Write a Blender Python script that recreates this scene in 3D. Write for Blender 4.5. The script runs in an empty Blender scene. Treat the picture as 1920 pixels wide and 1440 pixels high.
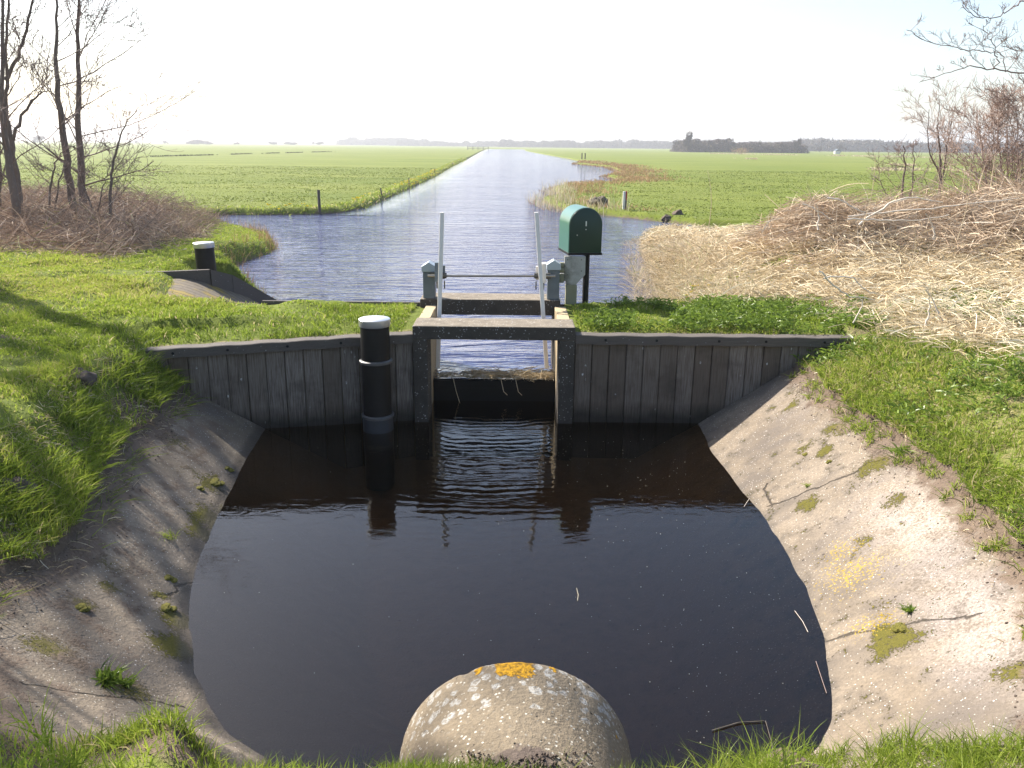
import bpy, bmesh, math, random
import numpy as np
from mathutils import Vector, Matrix
R_ = math.radians
rng = np.random.default_rng(7)
random.seed(7)
scene = bpy.context.scene
COL = scene.collection

# ------------------------------------------------------------------ camera model
H = 2.711                      # eye height over the pool water (z = 0)
FPX, V0, ROLL = 1550.0, 272.0, R_(0.6)
PITCH = math.atan((720 - V0) / FPX)
def ray(x, y):
    u, v = x - 960, y - 720
    u0 = u*math.cos(ROLL) + v*math.sin(ROLL); v0 = -u*math.sin(ROLL) + v*math.cos(ROLL)
    return Vector((u0/FPX, math.cos(PITCH) - v0/FPX*math.sin(PITCH), -math.sin(PITCH) - v0/FPX*math.cos(PITCH)))
def at(x, y, Y):               # a photo point on the vertical plane at distance Y
    r = ray(x, y); return Vector((0, 0, H)) + r*(Y/r.y)
def on(x, y, z):               # a photo point on the level z
    r = ray(x, y); return Vector((0, 0, H)) + r*((z-H)/r.z)

cam_d = bpy.data.cameras.new('camera'); cam = bpy.data.objects.new('camera', cam_d); COL.objects.link(cam)
cam_d.sensor_width = 36; cam_d.lens = 36*FPX/1920; cam_d.clip_start = .05; cam_d.clip_end = 6000
fw = Vector((0, math.cos(PITCH), -math.sin(PITCH))); up0 = Vector((0, math.sin(PITCH), math.cos(PITCH))); rt0 = Vector((1, 0, 0))
rt = rt0*math.cos(ROLL) + up0*math.sin(ROLL); up = up0*math.cos(ROLL) - rt0*math.sin(ROLL)
M = Matrix((rt, up, -fw)).transposed().to_4x4(); M.translation = (0, 0, H); cam.matrix_world = M
scene.camera = cam

# ------------------------------------------------------------------ light
SUN = Vector((-.93, .72, .99)).normalized()
elev = math.asin(SUN.z)
ld = bpy.data.lights.new('sun', 'SUN'); ld.energy = 5.0; ld.angle = R_(.55); ld.color = (1, .94, .84)
lo = bpy.data.objects.new('sun', ld); COL.objects.link(lo); lo.rotation_euler = (-SUN).to_track_quat('-Z', 'Y').to_euler(); lo.location = (-20, 20, 40)
w = bpy.data.worlds.new('World'); scene.world = w; w.use_nodes = True
nt = w.node_tree; bg = nt.nodes['Background']; sky = nt.nodes.new('ShaderNodeTexSky'); sky.sky_type = 'NISHITA'; sky.sun_disc = False
sky.sun_elevation = elev; sky.sun_rotation = math.atan2(SUN.x, SUN.y); sky.air_density = 1.0; sky.dust_density = 1.8; sky.ozone_density = .9; sky.altitude = 0
bg.inputs['Strength'].default_value = .112; nt.links.new(sky.outputs[0], bg.inputs['Color'])
vs = scene.view_settings; vs.view_transform = 'Standard'; vs.look = 'None'; vs.gamma = 1; vs.exposure = 1.25
scene.cycles.max_bounces = 8; scene.cycles.transparent_max_bounces = 12; scene.cycles.caustics_reflective = False; scene.cycles.caustics_refractive = False
scene.cycles.use_denoising = True

# ------------------------------------------------------------------ node helper
class NT:
    def __init__(s, name):
        s.m = bpy.data.materials.new(name); s.m.use_nodes = True; s.t = s.m.node_tree; s.t.nodes.clear()
        s.out = s.n('ShaderNodeOutputMaterial'); s._tc = None
    def n(s, typ, **k):
        o = s.t.nodes.new(typ)
        for a, b in k.items(): setattr(o, a, b)
        return o
    def l(s, a, b): s.t.links.new(a, b)
    def put(s, sock, v):
        if hasattr(v, 'is_linked') or hasattr(v, 'links'): s.l(v, sock)
        elif isinstance(v, tuple) and len(v) == 3 and sock.type == 'RGBA': sock.default_value = (*v, 1)
        else: sock.default_value = v
    def pos(s, scale=(1, 1, 1), kind='Object'):
        if s._tc is None: s._tc = s.n('ShaderNodeTexCoord')
        mp = s.n('ShaderNodeMapping'); mp.inputs['Scale'].default_value = scale; s.l(s._tc.outputs[kind], mp.inputs[0]); return mp.outputs[0]
    def noise(s, scale, detail=4, rough=.55, sc=(1, 1, 1), dist=0):
        o = s.n('ShaderNodeTexNoise'); o.inputs['Scale'].default_value = scale; o.inputs['Detail'].default_value = detail
        o.inputs['Roughness'].default_value = rough; o.inputs['Distortion'].default_value = dist; s.l(s.pos(sc), o.inputs['Vector']); return o.outputs['Fac']
    def vor(s, scale, sc=(1, 1, 1), feature='F1', out='Distance', rand=1):
        o = s.n('ShaderNodeTexVoronoi', feature=feature); o.inputs['Scale'].default_value = scale; o.inputs['Randomness'].default_value = rand; s.l(s.pos(sc), o.inputs['Vector']); return o.outputs[out]
    def ramp(s, f, *stops):
        o = s.n('ShaderNodeValToRGB'); e = o.color_ramp.elements
        while len(e) < len(stops): e.new(.5)
        for k, (p, c) in enumerate(stops):
            e[k].position = p; e[k].color = (*c, 1) if isinstance(c, tuple) else (c, c, c, 1)
        s.l(f, o.inputs[0]); return o.outputs[0]
    def mix(s, f, a, b, mode='MIX'):
        o = s.n('ShaderNodeMix', data_type='RGBA', blend_type=mode); s.put(o.inputs[0], f); s.put(o.inputs[6], a); s.put(o.inputs[7], b); return o.outputs[2]
    def math(s, op, a, b=0, clamp=False):
        o = s.n('ShaderNodeMath', operation=op); o.use_clamp = clamp; s.put(o.inputs[0], a); s.put(o.inputs[1], b); return o.outputs[0]
    def attr(s, name): 
        o = s.n('ShaderNodeAttribute'); o.attribute_name = name; return o.outputs['Fac']
    def bump(s, h, strength=.5, dist=.02, normal=None):
        o = s.n('ShaderNodeBump'); o.inputs['Strength'].default_value = strength; o.inputs['Distance'].default_value = dist; s.put(o.inputs['Height'], h)
        if normal is not None: s.l(normal, o.inputs['Normal'])
        return o.outputs[0]
    def bsdf(s, col, rough=.8, normal=None, metal=0, spec=.5):
        o = s.n('ShaderNodeBsdfPrincipled'); s.put(o.inputs['Base Color'], col); s.put(o.inputs['Roughness'], rough); s.put(o.inputs['Metallic'], metal)
        o.inputs['Specular IOR Level'].default_value = spec
        if normal is not None: s.l(normal, o.inputs['Normal'])
        return o.outputs[0]
    def fin(s, sh): s.l(sh, s.out.inputs['Surface']); return s.m
    def xyz(s, geo=True):
        g = s.n('ShaderNodeNewGeometry'); x = s.n('ShaderNodeSeparateXYZ'); s.l(g.outputs['Position'], x.inputs[0]); return x.outputs
def leafy(name, *stops, trans=.45, rough=.5, spec=.25):
    t = NT(name); c = t.ramp(t.attr('tint'), *stops)
    d = t.bsdf(c, rough, spec=spec); tr = t.n('ShaderNodeBsdfTranslucent'); t.l(c, tr.inputs['Color'])
    m = t.n('ShaderNodeMixShader'); m.inputs[0].default_value = trans; t.l(d, m.inputs[1]); t.l(tr.outputs[0], m.inputs[2]); return t.fin(m.outputs[0])

MAT = {}
def build_materials():
    # ground
    t = NT('ground'); n1 = t.noise(.6, 5); n2 = t.noise(9, 5, .65); n3 = t.noise(45, 3, .7)
    gr = t.mix(n2, (.065, .088, .014), (.175, .21, .03))
    gr = t.mix(t.ramp(n1, (.45, 0.), (.68, 1.)), gr, (.15, .185, .035))
    # far meadow: mown pasture with darker tussocks and yellowish bands
    mb = t.noise(.05, 4, .6, (1, 3, 1)); mt = t.noise(2.2, 4, .7, (1, 1.6, 1)); mt2 = t.noise(.45, 5, .7, (1, 2.2, 1))
    me = t.mix(t.ramp(mb, (.35, 0.), (.65, 1.)), (.102, .136, .013), (.158, .182, .028))
    me = t.mix(t.ramp(mt, (.56, 0.), (.68, .5)), me, (.055, .085, .015))
    me = t.mix(t.ramp(mt2, (.58, 0.), (.70, .55)), me, (.10, .105, .03))
    c = t.mix(t.attr('meadow'), gr, me)
    soil = t.mix(n3, (.075, .052, .036), (.20, .15, .11)); dry = t.mix(n3, (.17, .125, .07), (.36, .28, .17))
    c = t.mix(t.ramp(t.math('ADD', t.attr('dry'), t.math('MULTIPLY', t.math('SUBTRACT', n2, .5), .9)), (.35, 0.), (.65, 1.)), c, dry)
    c = t.mix(t.ramp(t.math('ADD', t.attr('soil'), t.math('MULTIPLY', t.math('SUBTRACT', n2, .5), 1.1)), (.35, 0.), (.65, 1.)), c, soil)
    MAT['ground'] = t.fin(t.bsdf(c, .95, t.bump(t.math('ADD', n3, n2), .8, .03), spec=.2))
    # old concrete of the basin
    t = NT('basin_concrete'); a = t.noise(1.3, 5, .6); b = t.noise(7, 6, .65); f = t.noise(60, 3, .7); f2 = t.noise(160, 2, .7)
    c = t.mix(t.ramp(a, (.35, 0.), (.65, 1.)), (.175, .135, .092), (.275, .222, .165))
    c = t.mix(t.ramp(b, (.47, 0.), (.68, .8)), c, (.11, .09, .072)); st = t.noise(1.1, 3, .6, (1, 1.6, 1)); c = t.mix(t.ramp(st, (.48, 0.), (.64, .8)), c, (.12, .10, .085))
    c = t.mix(t.ramp(f, (.40, .45), (.62, 0.)), c, (.12, .10, .08))
    wl = t.math('MULTIPLY', t.attr('pale'), t.ramp(t.math('ADD', t.math('MULTIPLY', f, .55), t.math('MULTIPLY', b, .5)), (.42, 0.), (.60, 1.)))
    c = t.mix(t.math('MULTIPLY', wl, .75), c, (.50, .43, .385))
    sp = t.ramp(t.vor(42), (.10, 1.), (.17, 0.)); c = t.mix(t.math('MULTIPLY', sp, .8), c, (.55, .51, .45))
    sp2 = t.ramp(t.vor(17), (.05, 1.), (.09, 0.)); c = t.mix(sp2, c, (.62, .58, .53))
    pits = t.ramp(t.vor(9.3), (.05, 1.), (.10, 0.)); c = t.mix(t.math('MULTIPLY', pits, .6), c, (.05, .04, .035))
    cr = t.n('ShaderNodeTexVoronoi', feature='DISTANCE_TO_EDGE'); cr.inputs['Scale'].default_value = .62
    wv = t.n('ShaderNodeVectorMath', operation='ADD'); t.l(t.pos(), wv.inputs[0])
    nv = t.n('ShaderNodeTexNoise'); nv.inputs['Scale'].default_value = 4; nv.inputs['Detail'].default_value = 5; t.l(t.pos(), nv.inputs['Vector'])
    sc = t.n('ShaderNodeVectorMath', operation='SCALE'); sc.inputs['Scale'].default_value = .25; t.l(nv.outputs['Color'], sc.inputs[0]); t.l(sc.outputs[0], wv.inputs[1]); t.l(wv.outputs[0], cr.inputs['Vector'])
    crack = None; sx = t.n('ShaderNodeSeparateXYZ'); t.l(wv.outputs[0], sx.inputs[0])
    for (A_, B_) in ((on(1440, 955, .02), on(1690, 868, .52)), (on(1545, 1190, .02), on(1850, 1100, .62)), (on(1450, 950, .05), on(1445, 905, .12)), (on(30, 1235, .62), on(350, 1345, .04)), (on(280, 1010, .5), on(372, 1060, .1))):
        d_ = (B_-A_).xy; ln = d_.length; d_ /= ln; off = .125     # the noise adds about half its scale
        px_ = t.math('SUBTRACT', sx.outputs[0], A_.x+off); py_ = t.math('SUBTRACT', sx.outputs[1], A_.y+off)
        along = t.math('ADD', t.math('MULTIPLY', px_, d_.x), t.math('MULTIPLY', py_, d_.y)); ac = t.math('ABSOLUTE', t.math('SUBTRACT', t.math('MULTIPLY', px_, d_.y), t.math('MULTIPLY', py_, d_.x)))
        inside = t.math('MULTIPLY', t.math('GREATER_THAN', along, -.02), t.math('LESS_THAN', along, ln)); one = t.math('MULTIPLY', inside, t.ramp(ac, (.004, 1.), (.011, 0.)))
        crack = one if crack is None else t.math('MAXIMUM', crack, one)
    c = t.mix(t.math('MULTIPLY', crack, .85), c, (.04, .032, .024))
    mm = t.ramp(t.math('ADD', t.attr('moss'), t.math('MULTIPLY', t.math('SUBTRACT', t.math('ADD', t.math('MULTIPLY', b, .6), t.math('MULTIPLY', f, .5)), .5), 3.4)), (.52, 0.), (.66, 1.))
    c = t.mix(mm, c, t.mix(t.math('ADD', t.math('MULTIPLY', f2, .6), t.math('MULTIPLY', f, .4)), (.022, .024, .005), (.17, .145, .02)))
    ye = t.ramp(t.math('ADD', t.attr('lichen'), t.math('MULTIPLY', t.math('SUBTRACT', f, .5), 2.4)), (.55, 0.), (.64, 1.)); c = t.mix(ye, c, (.36, .245, .03))
    dt = t.ramp(t.math('ADD', t.attr('dirt'), t.math('MULTIPLY', t.math('SUBTRACT', t.math('ADD', t.math('MULTIPLY', b, .7), t.math('MULTIPLY', f, .3)), .5), 2.0)), (.42, 0.), (.60, 1.)); c = t.mix(dt, c, t.mix(f, (.075, .052, .036), (.21, .155, .115)))
    wt = t.ramp(t.math('ADD', t.attr('wet'), t.math('MULTIPLY', t.math('SUBTRACT', b, .5), .5)), (.3, 0.), (.75, 1.)); c = t.mix(t.math('MULTIPLY', wt, .72), c, (.06, .048, .036))
    zz = t.xyz()[2]; c = t.mix(t.ramp(t.math('ADD', t.math('MULTIPLY', zz, 1.), t.math('ADD', .55, t.math('MULTIPLY', b, .25))), (.12, .92), (.62, .0)), c, t.mix(b, (.06, .040, .022), (.19, .122, .07)))
    h = t.math('ADD', t.math('MULTIPLY', f, .6), t.math('ADD', t.math('MULTIPLY', b, 1.2), t.math('ADD', t.math('MULTIPLY', mm, 1.2), t.math('MULTIPLY', t.math('ADD', pits, crack), -.8))))
    MAT['basin'] = t.fin(t.bsdf(c, t.math('SUBTRACT', .92, t.math('MULTIPLY', wt, .35)), t.bump(h, .75, .018), spec=.3))
    # frame concrete (dark, weathered, white lichen specks; grazing sunlight painted as tan on the upper faces)
    t = NT('frame_concrete'); b = t.noise(9, 5, .65); f = t.noise(70, 3, .7)
    c = t.mix(b, (.035, .030, .026), (.105, .090, .073)); c = t.mix(t.ramp(f, (.4, .5), (.6, 0.)), c, (.05, .043, .036))
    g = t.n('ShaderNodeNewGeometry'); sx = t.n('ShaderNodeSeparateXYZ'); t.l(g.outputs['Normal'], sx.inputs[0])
    lit_top = t.math('MULTIPLY', t.ramp(sx.outputs[2], (.6, 0.), (.9, 1.)), t.ramp(b, (.3, .5), (.6, 1.)))
    c = t.mix(lit_top, c, t.mix(f, (.15, .125, .095), (.30, .255, .20)))
    s1 = t.ramp(t.vor(38), (.13, 1.), (.22, 0.)); s2 = t.ramp(t.vor(13), (.09, 1.), (.14, 0.)); c = t.mix(t.math('MULTIPLY', s1, t.ramp(b, (.42, 0.), (.55, .75))), c, (.55, .55, .54)); c = t.mix(t.math('MULTIPLY', t.math('MULTIPLY', s2, .8), t.ramp(f, (.42, .15), (.56, 1.))), c, (.55, .55, .54))
    MAT['frame'] = t.fin(t.bsdf(c, .92, t.bump(t.math('ADD', f, b), .6, .012), spec=.25))
    t = NT('pale_timber'); gn = t.noise(6, 5, .6, (14, 14, .8)); f = t.noise(40, 3); c = t.mix(gn, (.30, .22, .12), (.56, .45, .28)); c = t.mix(t.ramp(f, (.55, 0.), (.75, .5)), c, (.2, .15, .09))
    MAT['timber_pale'] = t.fin(t.bsdf(c, .85, t.bump(gn, .5, .006)))
    # sheet-pile planks: silvery purple-grey timber with long grain, dark at the tide line
    t = NT('dark_planks'); gn = t.noise(7, 6, .65, (22, 22, .7)); b = t.noise(3.5, 4, .6); f = t.noise(40, 4, .7, (1, 1, .6)); tone = t.attr('tint')
    c = t.mix(gn, (.038, .027, .018), (.20, .155, .12)); c = t.mix(t.math('MULTIPLY', tone, t.ramp(gn, (.38, .0), (.60, 1.))), c, (.27, .23, .20)); c = t.mix(t.ramp(b, (.5, 0.), (.72, .7)), c, (.055, .042, .032))
    s1 = t.ramp(t.vor(10, (1, 1, .55)), (.06, 1.), (.10, 0.)); c = t.mix(t.math('MULTIPLY', s1, t.ramp(f, (.45, 0.), (.55, 1.))), c, (.62, .62, .60))
    z = t.xyz()[2]; lowd = t.ramp(t.math('ADD', z, t.math('MULTIPLY', b, .22)), (.16, 1.), (.33, 0.)); c = t.mix(t.math('MULTIPLY', lowd, .85), c, (.018, .016, .012))
    MAT['planks'] = t.fin(t.bsdf(c, .82, t.bump(gn, .55, .008), spec=.3))
    t = NT('cap_timber'); gn = t.noise(6, 6, .65, (.8, 20, 20)); f = t.noise(30, 3, .7); c = t.mix(gn, (.05, .042, .036), (.14, .118, .10)); s1 = t.ramp(t.vor(22), (.08, 1.), (.14, 0.)); c = t.mix(t.math('MULTIPLY', s1, t.ramp(f, (.5, 0.), (.6, .9))), c, (.5, .5, .49))
    MAT['cap'] = t.fin(t.bsdf(c, .85, t.bump(gn, .6, .008)))
    def plain(name, col, rough=.5, metal=0, var=.25, vscale=8, spec=.5, bump=.1):
        t = NT(name); n = t.noise(vscale, 5, .65); c = t.mix(n, tuple(k*(1-var) for k in col), tuple(min(1, k*(1+var)) for k in col)); return t.fin(t.bsdf(c, rough, t.bump(n, bump, .004), metal, spec))
    MAT['pile'] = plain('black_pile', (.007, .0065, .0065), .5, var=.6, vscale=5, spec=.25); MAT['sleeve'] = plain('wet_sleeve', (.035, .038, .045), .4, var=.5)
    MAT['alu'] = plain('aluminium_cap', (.62, .63, .64), .38, .85, .12, 14); MAT['zinc'] = plain('zinc_band', (.14, .14, .14), .5, .6, .4, 20)
    MAT['postgrey'] = plain('grey_post', (.115, .14, .165), .45, .2, .3, 9); MAT['capwhite'] = plain('galvanised_cap', (.36, .41, .46), .4, .3, .1, 12)
    MAT['bar'] = plain('rack_bar', (.66, .62, .57), .55, .0, .15, 16); MAT['steel'] = plain('dull_steel', (.10, .095, .085), .5, .6, .4, 15); MAT['shaft'] = plain('shaft_steel', (.33, .30, .26), .42, .6, .2, 20)
    MAT['green'] = plain('cabinet_green', (.004, .026, .019), .42, 0, .18, 6, .4, .04); MAT['greenhood_lit'] = plain('hood_green_lit', (.032, .12, .088), .28, 0, .15, 5, .6, .04)  # hood is a lighter copy of the green, sun glare painted into its colour
    MAT['black'] = plain('black_metal', (.006, .006, .006), .6, 0, .4, spec=.2); MAT['fleck'] = plain('pale_metal', (.6, .6, .55), .4)
    t = NT('weathered_plate'); n = t.noise(6, 5, .65); f = t.noise(26, 4, .7); c = t.mix(f, (.28, .27, .25), (.42, .41, .38)); z = t.xyz()
    gmask = t.math('MULTIPLY', t.ramp(n, (.42, 0.), (.6, 1.)), t.ramp(z[0], (.58, 1.), (.78, 0.))); c = t.mix(t.math('MULTIPLY', gmask, .85), c, (.055, .06, .035)); MAT['plate'] = t.fin(t.bsdf(c, .8, t.bump(f, .3, .005)))
    t = NT('mossy_post'); n = t.noise(9, 5, .65); c = t.mix(n, (.14, .14, .085), (.30, .29, .20)); MAT['mossypost'] = t.fin(t.bsdf(c, .9, t.bump(n, .4, .008)))
    # concrete pipe with lichens
    t = NT('pipe_concrete'); b = t.noise(5, 5, .6); f = t.noise(50, 4, .7); m2 = t.noise(11, 4, .6)
    c = t.mix(b, (.17, .13, .085), (.265, .215, .15)); c = t.mix(t.ramp(f, (.38, .6), (.58, 0.)), c, (.14, .115, .085))
    sp = t.ramp(t.vor(40), (.16, 1.), (.26, 0.)); c = t.mix(t.math('MULTIPLY', sp, t.ramp(m2, (.40, .1), (.55, .9))), c, (.56, .53, .46))
    pit = t.ramp(t.vor(14), (.07, 1.), (.12, 0.)); c = t.mix(t.math('MULTIPLY', pit, t.ramp(b, (.5, 0.), (.6, 1.))), c, (.03, .025, .02))
    # ring lichens near the rim (top of the pipe, towards its end)
    vd = t.vor(19); vc = t.vor(19, out='Color'); sepc = t.n('ShaderNodeSeparateColor'); t.l(vc, sepc.inputs[0])
    rim = t.attr('rim'); wob = t.math('ADD', vd, t.math('MULTIPLY', t.math('SUBTRACT', t.math('ADD', t.math('MULTIPLY', f, .5), t.math('MULTIPLY', m2, .5)), .5), 1.5))
    ring = t.ramp(wob, (.0, .65), (.22, .5), (.32, .95), (.42, .8), (.48, 0.))
    pick = t.math('LESS_THAN', sepc.outputs[0], t.math('MULTIPLY', rim, .75)); c = t.mix(t.math('MULTIPLY', t.math('MULTIPLY', ring, pick), t.ramp(f, (.40, .25), (.58, .85))), c, (.47, .47, .45))
    org = t.ramp(t.math('ADD', t.attr('orange'), t.math('MULTIPLY', t.math('SUBTRACT', t.math('ADD', t.math('MULTIPLY', f, .5), t.math('MULTIPLY', m2, .5)), .5), 1.5)), (.46, 0.), (.54, 1.))
    c = t.mix(org, c, t.mix(t.ramp(f, (.36, 0.), (.6, 1.)), (.15, .085, .01), (.56, .29, .012)))
    dirt = t.ramp(t.math('ADD', t.attr('dirt'), t.math('MULTIPLY', t.math('SUBTRACT', m2, .5), 1.2)), (.45, 0.), (.6, 1.)); c = t.mix(dirt, c, t.mix(f, (.06, .045, .035), (.17, .13, .105)))
    h = t.math('ADD', t.math('ADD', t.math('MULTIPLY', b, 2.), f), t.math('ADD', t.math('MULTIPLY', pit, -1.2), t.math('MULTIPLY', org, .8))); MAT['pipe'] = t.fin(t.bsdf(c, .9, t.bump(h, .7, .016), spec=.3))
    # canal water: small wind waves
    t = NT('canal_water'); w1 = t.noise(1.5, 3, .55, (.55, 1.9, 1), .6); w2 = t.noise(4.2, 3, .55, (.5, 1.7, 1), .5); w3 = t.noise(13, 2, .5, (.6, 1.5, 1)); calm = t.math('SUBTRACT', 1., t.attr('calm'))
    gust = t.ramp(t.noise(.12, 3, .6, (1, 2.5, 1)), (.3, .55), (.7, 1.))
    h = t.math('MULTIPLY', t.math('MULTIPLY', t.math('ADD', t.math('MULTIPLY', w1, 1.), t.math('ADD', t.math('MULTIPLY', w2, .42), t.math('MULTIPLY', w3, .10))), calm), gust)
    MAT['canal'] = t.fin(t.bsdf((.04, .05, .125), .06, t.bump(h, 1., .24), spec=.5))
    # pool water: brown and clear at the edge, mirror-like; ripples run out of the sluice
    t = NT('pool_water'); P = t.xyz(); dx = t.math('ADD', P[0], .2); dy = t.math('SUBTRACT', P[1], 9.2)
    r = t.math('SQRT', t.math('ADD', t.math('MULTIPLY', dx, dx), t.math('MULTIPLY', dy, dy))); wob = t.noise(1.6, 3, .6)
    rings = t.math('SINE', t.math('ADD', t.math('MULTIPLY', r, 62.), t.math('MULTIPLY', wob, 16.)))
    e1 = t.math('MULTIPLY', t.ramp(t.math('ABSOLUTE', dx), (.35, 1.), (1.25, 0.)), t.ramp(t.math('MULTIPLY', P[1], .1), (.50, 0.), (.64, .9), (.8, 1.)))
    sm = t.noise(5, 3, .55, (1, 2.2, 1), .5); e2 = t.ramp(t.math('MULTIPLY', P[1], .1), (.42, .12), (.56, .55), (.72, 1.))
    h = t.math('ADD', t.math('MULTIPLY', t.math('MULTIPLY', rings, e1), .15), t.math('MULTIPLY', t.math('MULTIPLY', sm, e2), .75))
    nb = t.bump(h, .55, .0075)
    fr = t.n('ShaderNodeFresnel'); fr.inputs['IOR'].default_value = 1.48; t.l(nb, fr.inputs['Normal'])
    gl = t.n('ShaderNodeBsdfGlossy'); gl.inputs['Roughness'].default_value = .012; t.l(nb, gl.inputs['Normal'])
    tr = t.n('ShaderNodeBsdfTransparent'); tr.inputs['Color'].default_value = (.74, .58, .40, 1)
    mx = t.n('ShaderNodeMixShader'); t.l(fr.outputs[0], mx.inputs[0]); t.l(tr.outputs[0], mx.inputs[1]); t.l(gl.outputs[0], mx.inputs[2]); MAT['pool'] = t.fin(mx.outputs[0])
    # vegetation
    MAT['grass'] = leafy('grass_blades', (.0, (.08, .12, .018)), (.45, (.21, .28, .035)), (.8, (.34, .40, .06)), (.93, (.36, .34, .10)), (1., (.50, .41, .23)), trans=.48)
    MAT['herb'] = leafy('broad_leaves', (.0, (.075, .12, .02)), (.6, (.17, .245, .035)), (1., (.27, .35, .07)), trans=.4, rough=.4, spec=.4)
    MAT['pasture'] = leafy('pasture_tussock', (.0, (.07, .096, .011)), (.7, (.135, .172, .018)), (1., (.19, .195, .05)), trans=.4)
    MAT['straw'] = leafy('straw', (.0, (.20, .15, .085)), (.35, (.43, .335, .20)), (.7, (.63, .52, .345)), (1., (.78, .70, .54)), trans=.25, rough=.6)
    MAT['reed'] = leafy('reed_stalks', (.0, (.30, .23, .13)), (.5, (.50, .40, .26)), (.80, (.66, .56, .41)), (1., (.20, .26, .05)), trans=.3, rough=.6)
    MAT['rust'] = leafy('rusty_sedge', (.0, (.19, .115, .055)), (.5, (.36, .215, .11)), (.8, (.48, .34, .19)), (1., (.20, .23, .04)), trans=.3, rough=.7)
    MAT['bramble'] = leafy('bramble_stems', (.0, (.12, .088, .068)), (.45, (.29, .205, .155)), (.8, (.46, .35, .26)), (.93, (.64, .54, .43)), (1., (.20, .22, .06)), trans=.15, rough=.7)
    MAT['brush'] = leafy('brush_twigs', (.0, (.27, .19, .13)), (.5, (.54, .42, .30)), (.85, (.69, .58, .44)), (1., (.78, .70, .57)), trans=.1, rough=.7)
    MAT['kingcup'] = leafy('yellow_flowers', (.0, (.5, .36, .01)), (1., (.75, .55, .02)), trans=.3)
    MAT['sedge'] = leafy('dark_sedge', (.0, (.03, .045, .012)), (1., (.09, .10, .03)), trans=.3)
    MAT['wood'] = leafy('distant_twigs', (.0, (.05, .04, .036)), (.6, (.095, .075, .065)), (1., (.12, .11, .055)), trans=.1, rough=.9)
    t = NT('bark'); n = t.noise(7, 6, .7, (1, 1, .35)); f = t.noise(35, 4, .7, (1, 1, .3)); c = t.mix(n, (.09, .066, .056), (.22, .175, .15)); c = t.mix(t.ramp(f, (.55, 0.), (.7, .6)), c, (.28, .25, .21)); MAT['bark'] = t.fin(t.bsdf(c, .9, t.bump(t.math('ADD', n, f), .8, .02)))
    t = NT('twig_bark'); n = t.noise(5, 4, .6); c = t.mix(n, (.13, .09, .08), (.27, .20, .175)); MAT['twig'] = t.fin(t.bsdf(c, .8))
    t = NT('bush_bark'); n = t.noise(5, 4, .6); c = t.mix(n, (.27, .19, .16), (.48, .37, .31)); MAT['bushtwig'] = t.fin(t.bsdf(c, .8))
    t = NT('pale_stick'); n = t.noise(8, 4, .6); c = t.mix(n, (.48, .40, .32), (.74, .66, .56)); MAT['stick'] = t.fin(t.bsdf(c, .8))
    t = NT('weathered_post'); n = t.noise(6, 5, .6, (4, 4, .6)); c = t.mix(n, (.045, .036, .028), (.13, .105, .08)); MAT['post'] = t.fin(t.bsdf(c, .9, t.bump(n, .5, .01)))
    MAT['white'] = plain('white_paint', (.62, .60, .57), .6, 0, .1); MAT['red'] = plain('red_paint', (.34, .03, .025), .5, 0, .2)
    t = NT('earth'); n = t.noise(16, 5, .7); c = t.mix(n, (.05, .036, .027), (.16, .12, .095)); MAT['earth'] = t.fin(t.bsdf(c, .95, t.bump(n, .9, .03)))
    t = NT('moss_cushion'); n = t.noise(50, 4, .7); c = t.mix(n, (.06, .06, .008), (.21, .18, .02)); MAT['moss'] = t.fin(t.bsdf(c, .95, t.bump(n, 1., .02)))
    t = NT('apron'); z = t.noise(20, 4, .65, (1, 1, 1)); b = t.noise(2.5, 5, .6); c = t.mix(z, (.085, .067, .045), (.20, .16, .115)); c = t.mix(t.ramp(b, (.5, 0.), (.6, .9)), c, (.24, .17, .025)); wv = t.n('ShaderNodeTexWave', wave_type='BANDS', bands_direction='Y'); wv.inputs['Scale'].default_value = 2.2; wv.inputs['Distortion'].default_value = .6; t.l(t.pos(), wv.inputs['Vector'])
    gv = t.ramp(wv.outputs['Fac'], (.02, 1.), (.12, 0.)); c = t.mix(t.math('MULTIPLY', gv, .7), c, (.03, .026, .02)); MAT['apron'] = t.fin(t.bsdf(c, .9, t.bump(z, .6, .015)))
    t = NT('haze'); pv = t.n('ShaderNodeVolumePrincipled'); pv.inputs['Color'].default_value = (.93, .95, 1, 1); pv.inputs['Density'].default_value = HAZE; pv.inputs['Anisotropy'].default_value = .35; t.l(pv.outputs[0], t.out.inputs['Volume']); MAT['haze'] = t.m
HAZE = .00055
build_materials()

# ------------------------------------------------------------------ object helpers
def tag(o, label=None, cat=None, group=None, kind=None):
    if label: o['label'] = label
    if cat: o['category'] = cat
    if group: o['group'] = group
    if kind: o['kind'] = kind
    return o
def empty(name, loc, label, cat, group=None, rz=0):
    o = bpy.data.objects.new(name, None); COL.objects.link(o); o.location = loc; o.rotation_euler = (0, 0, rz); o.empty_display_size = .1
    return tag(o, label, cat, group)
def link(name, me, mat, parent=None, smooth=False):
    if mat is not None: me.materials.append(MAT[mat] if isinstance(mat, str) else mat)
    if smooth: me.polygons.foreach_set('use_smooth', np.ones(len(me.polygons), bool))
    o = bpy.data.objects.new(name, me); COL.objects.link(o)
    if parent is not None:      # parts are modelled in world space; keep them there
        o.parent = parent; o.matrix_parent_inverse = (Matrix.Translation(parent.location) @ parent.rotation_euler.to_matrix().to_4x4()).inverted()
    return o
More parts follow.
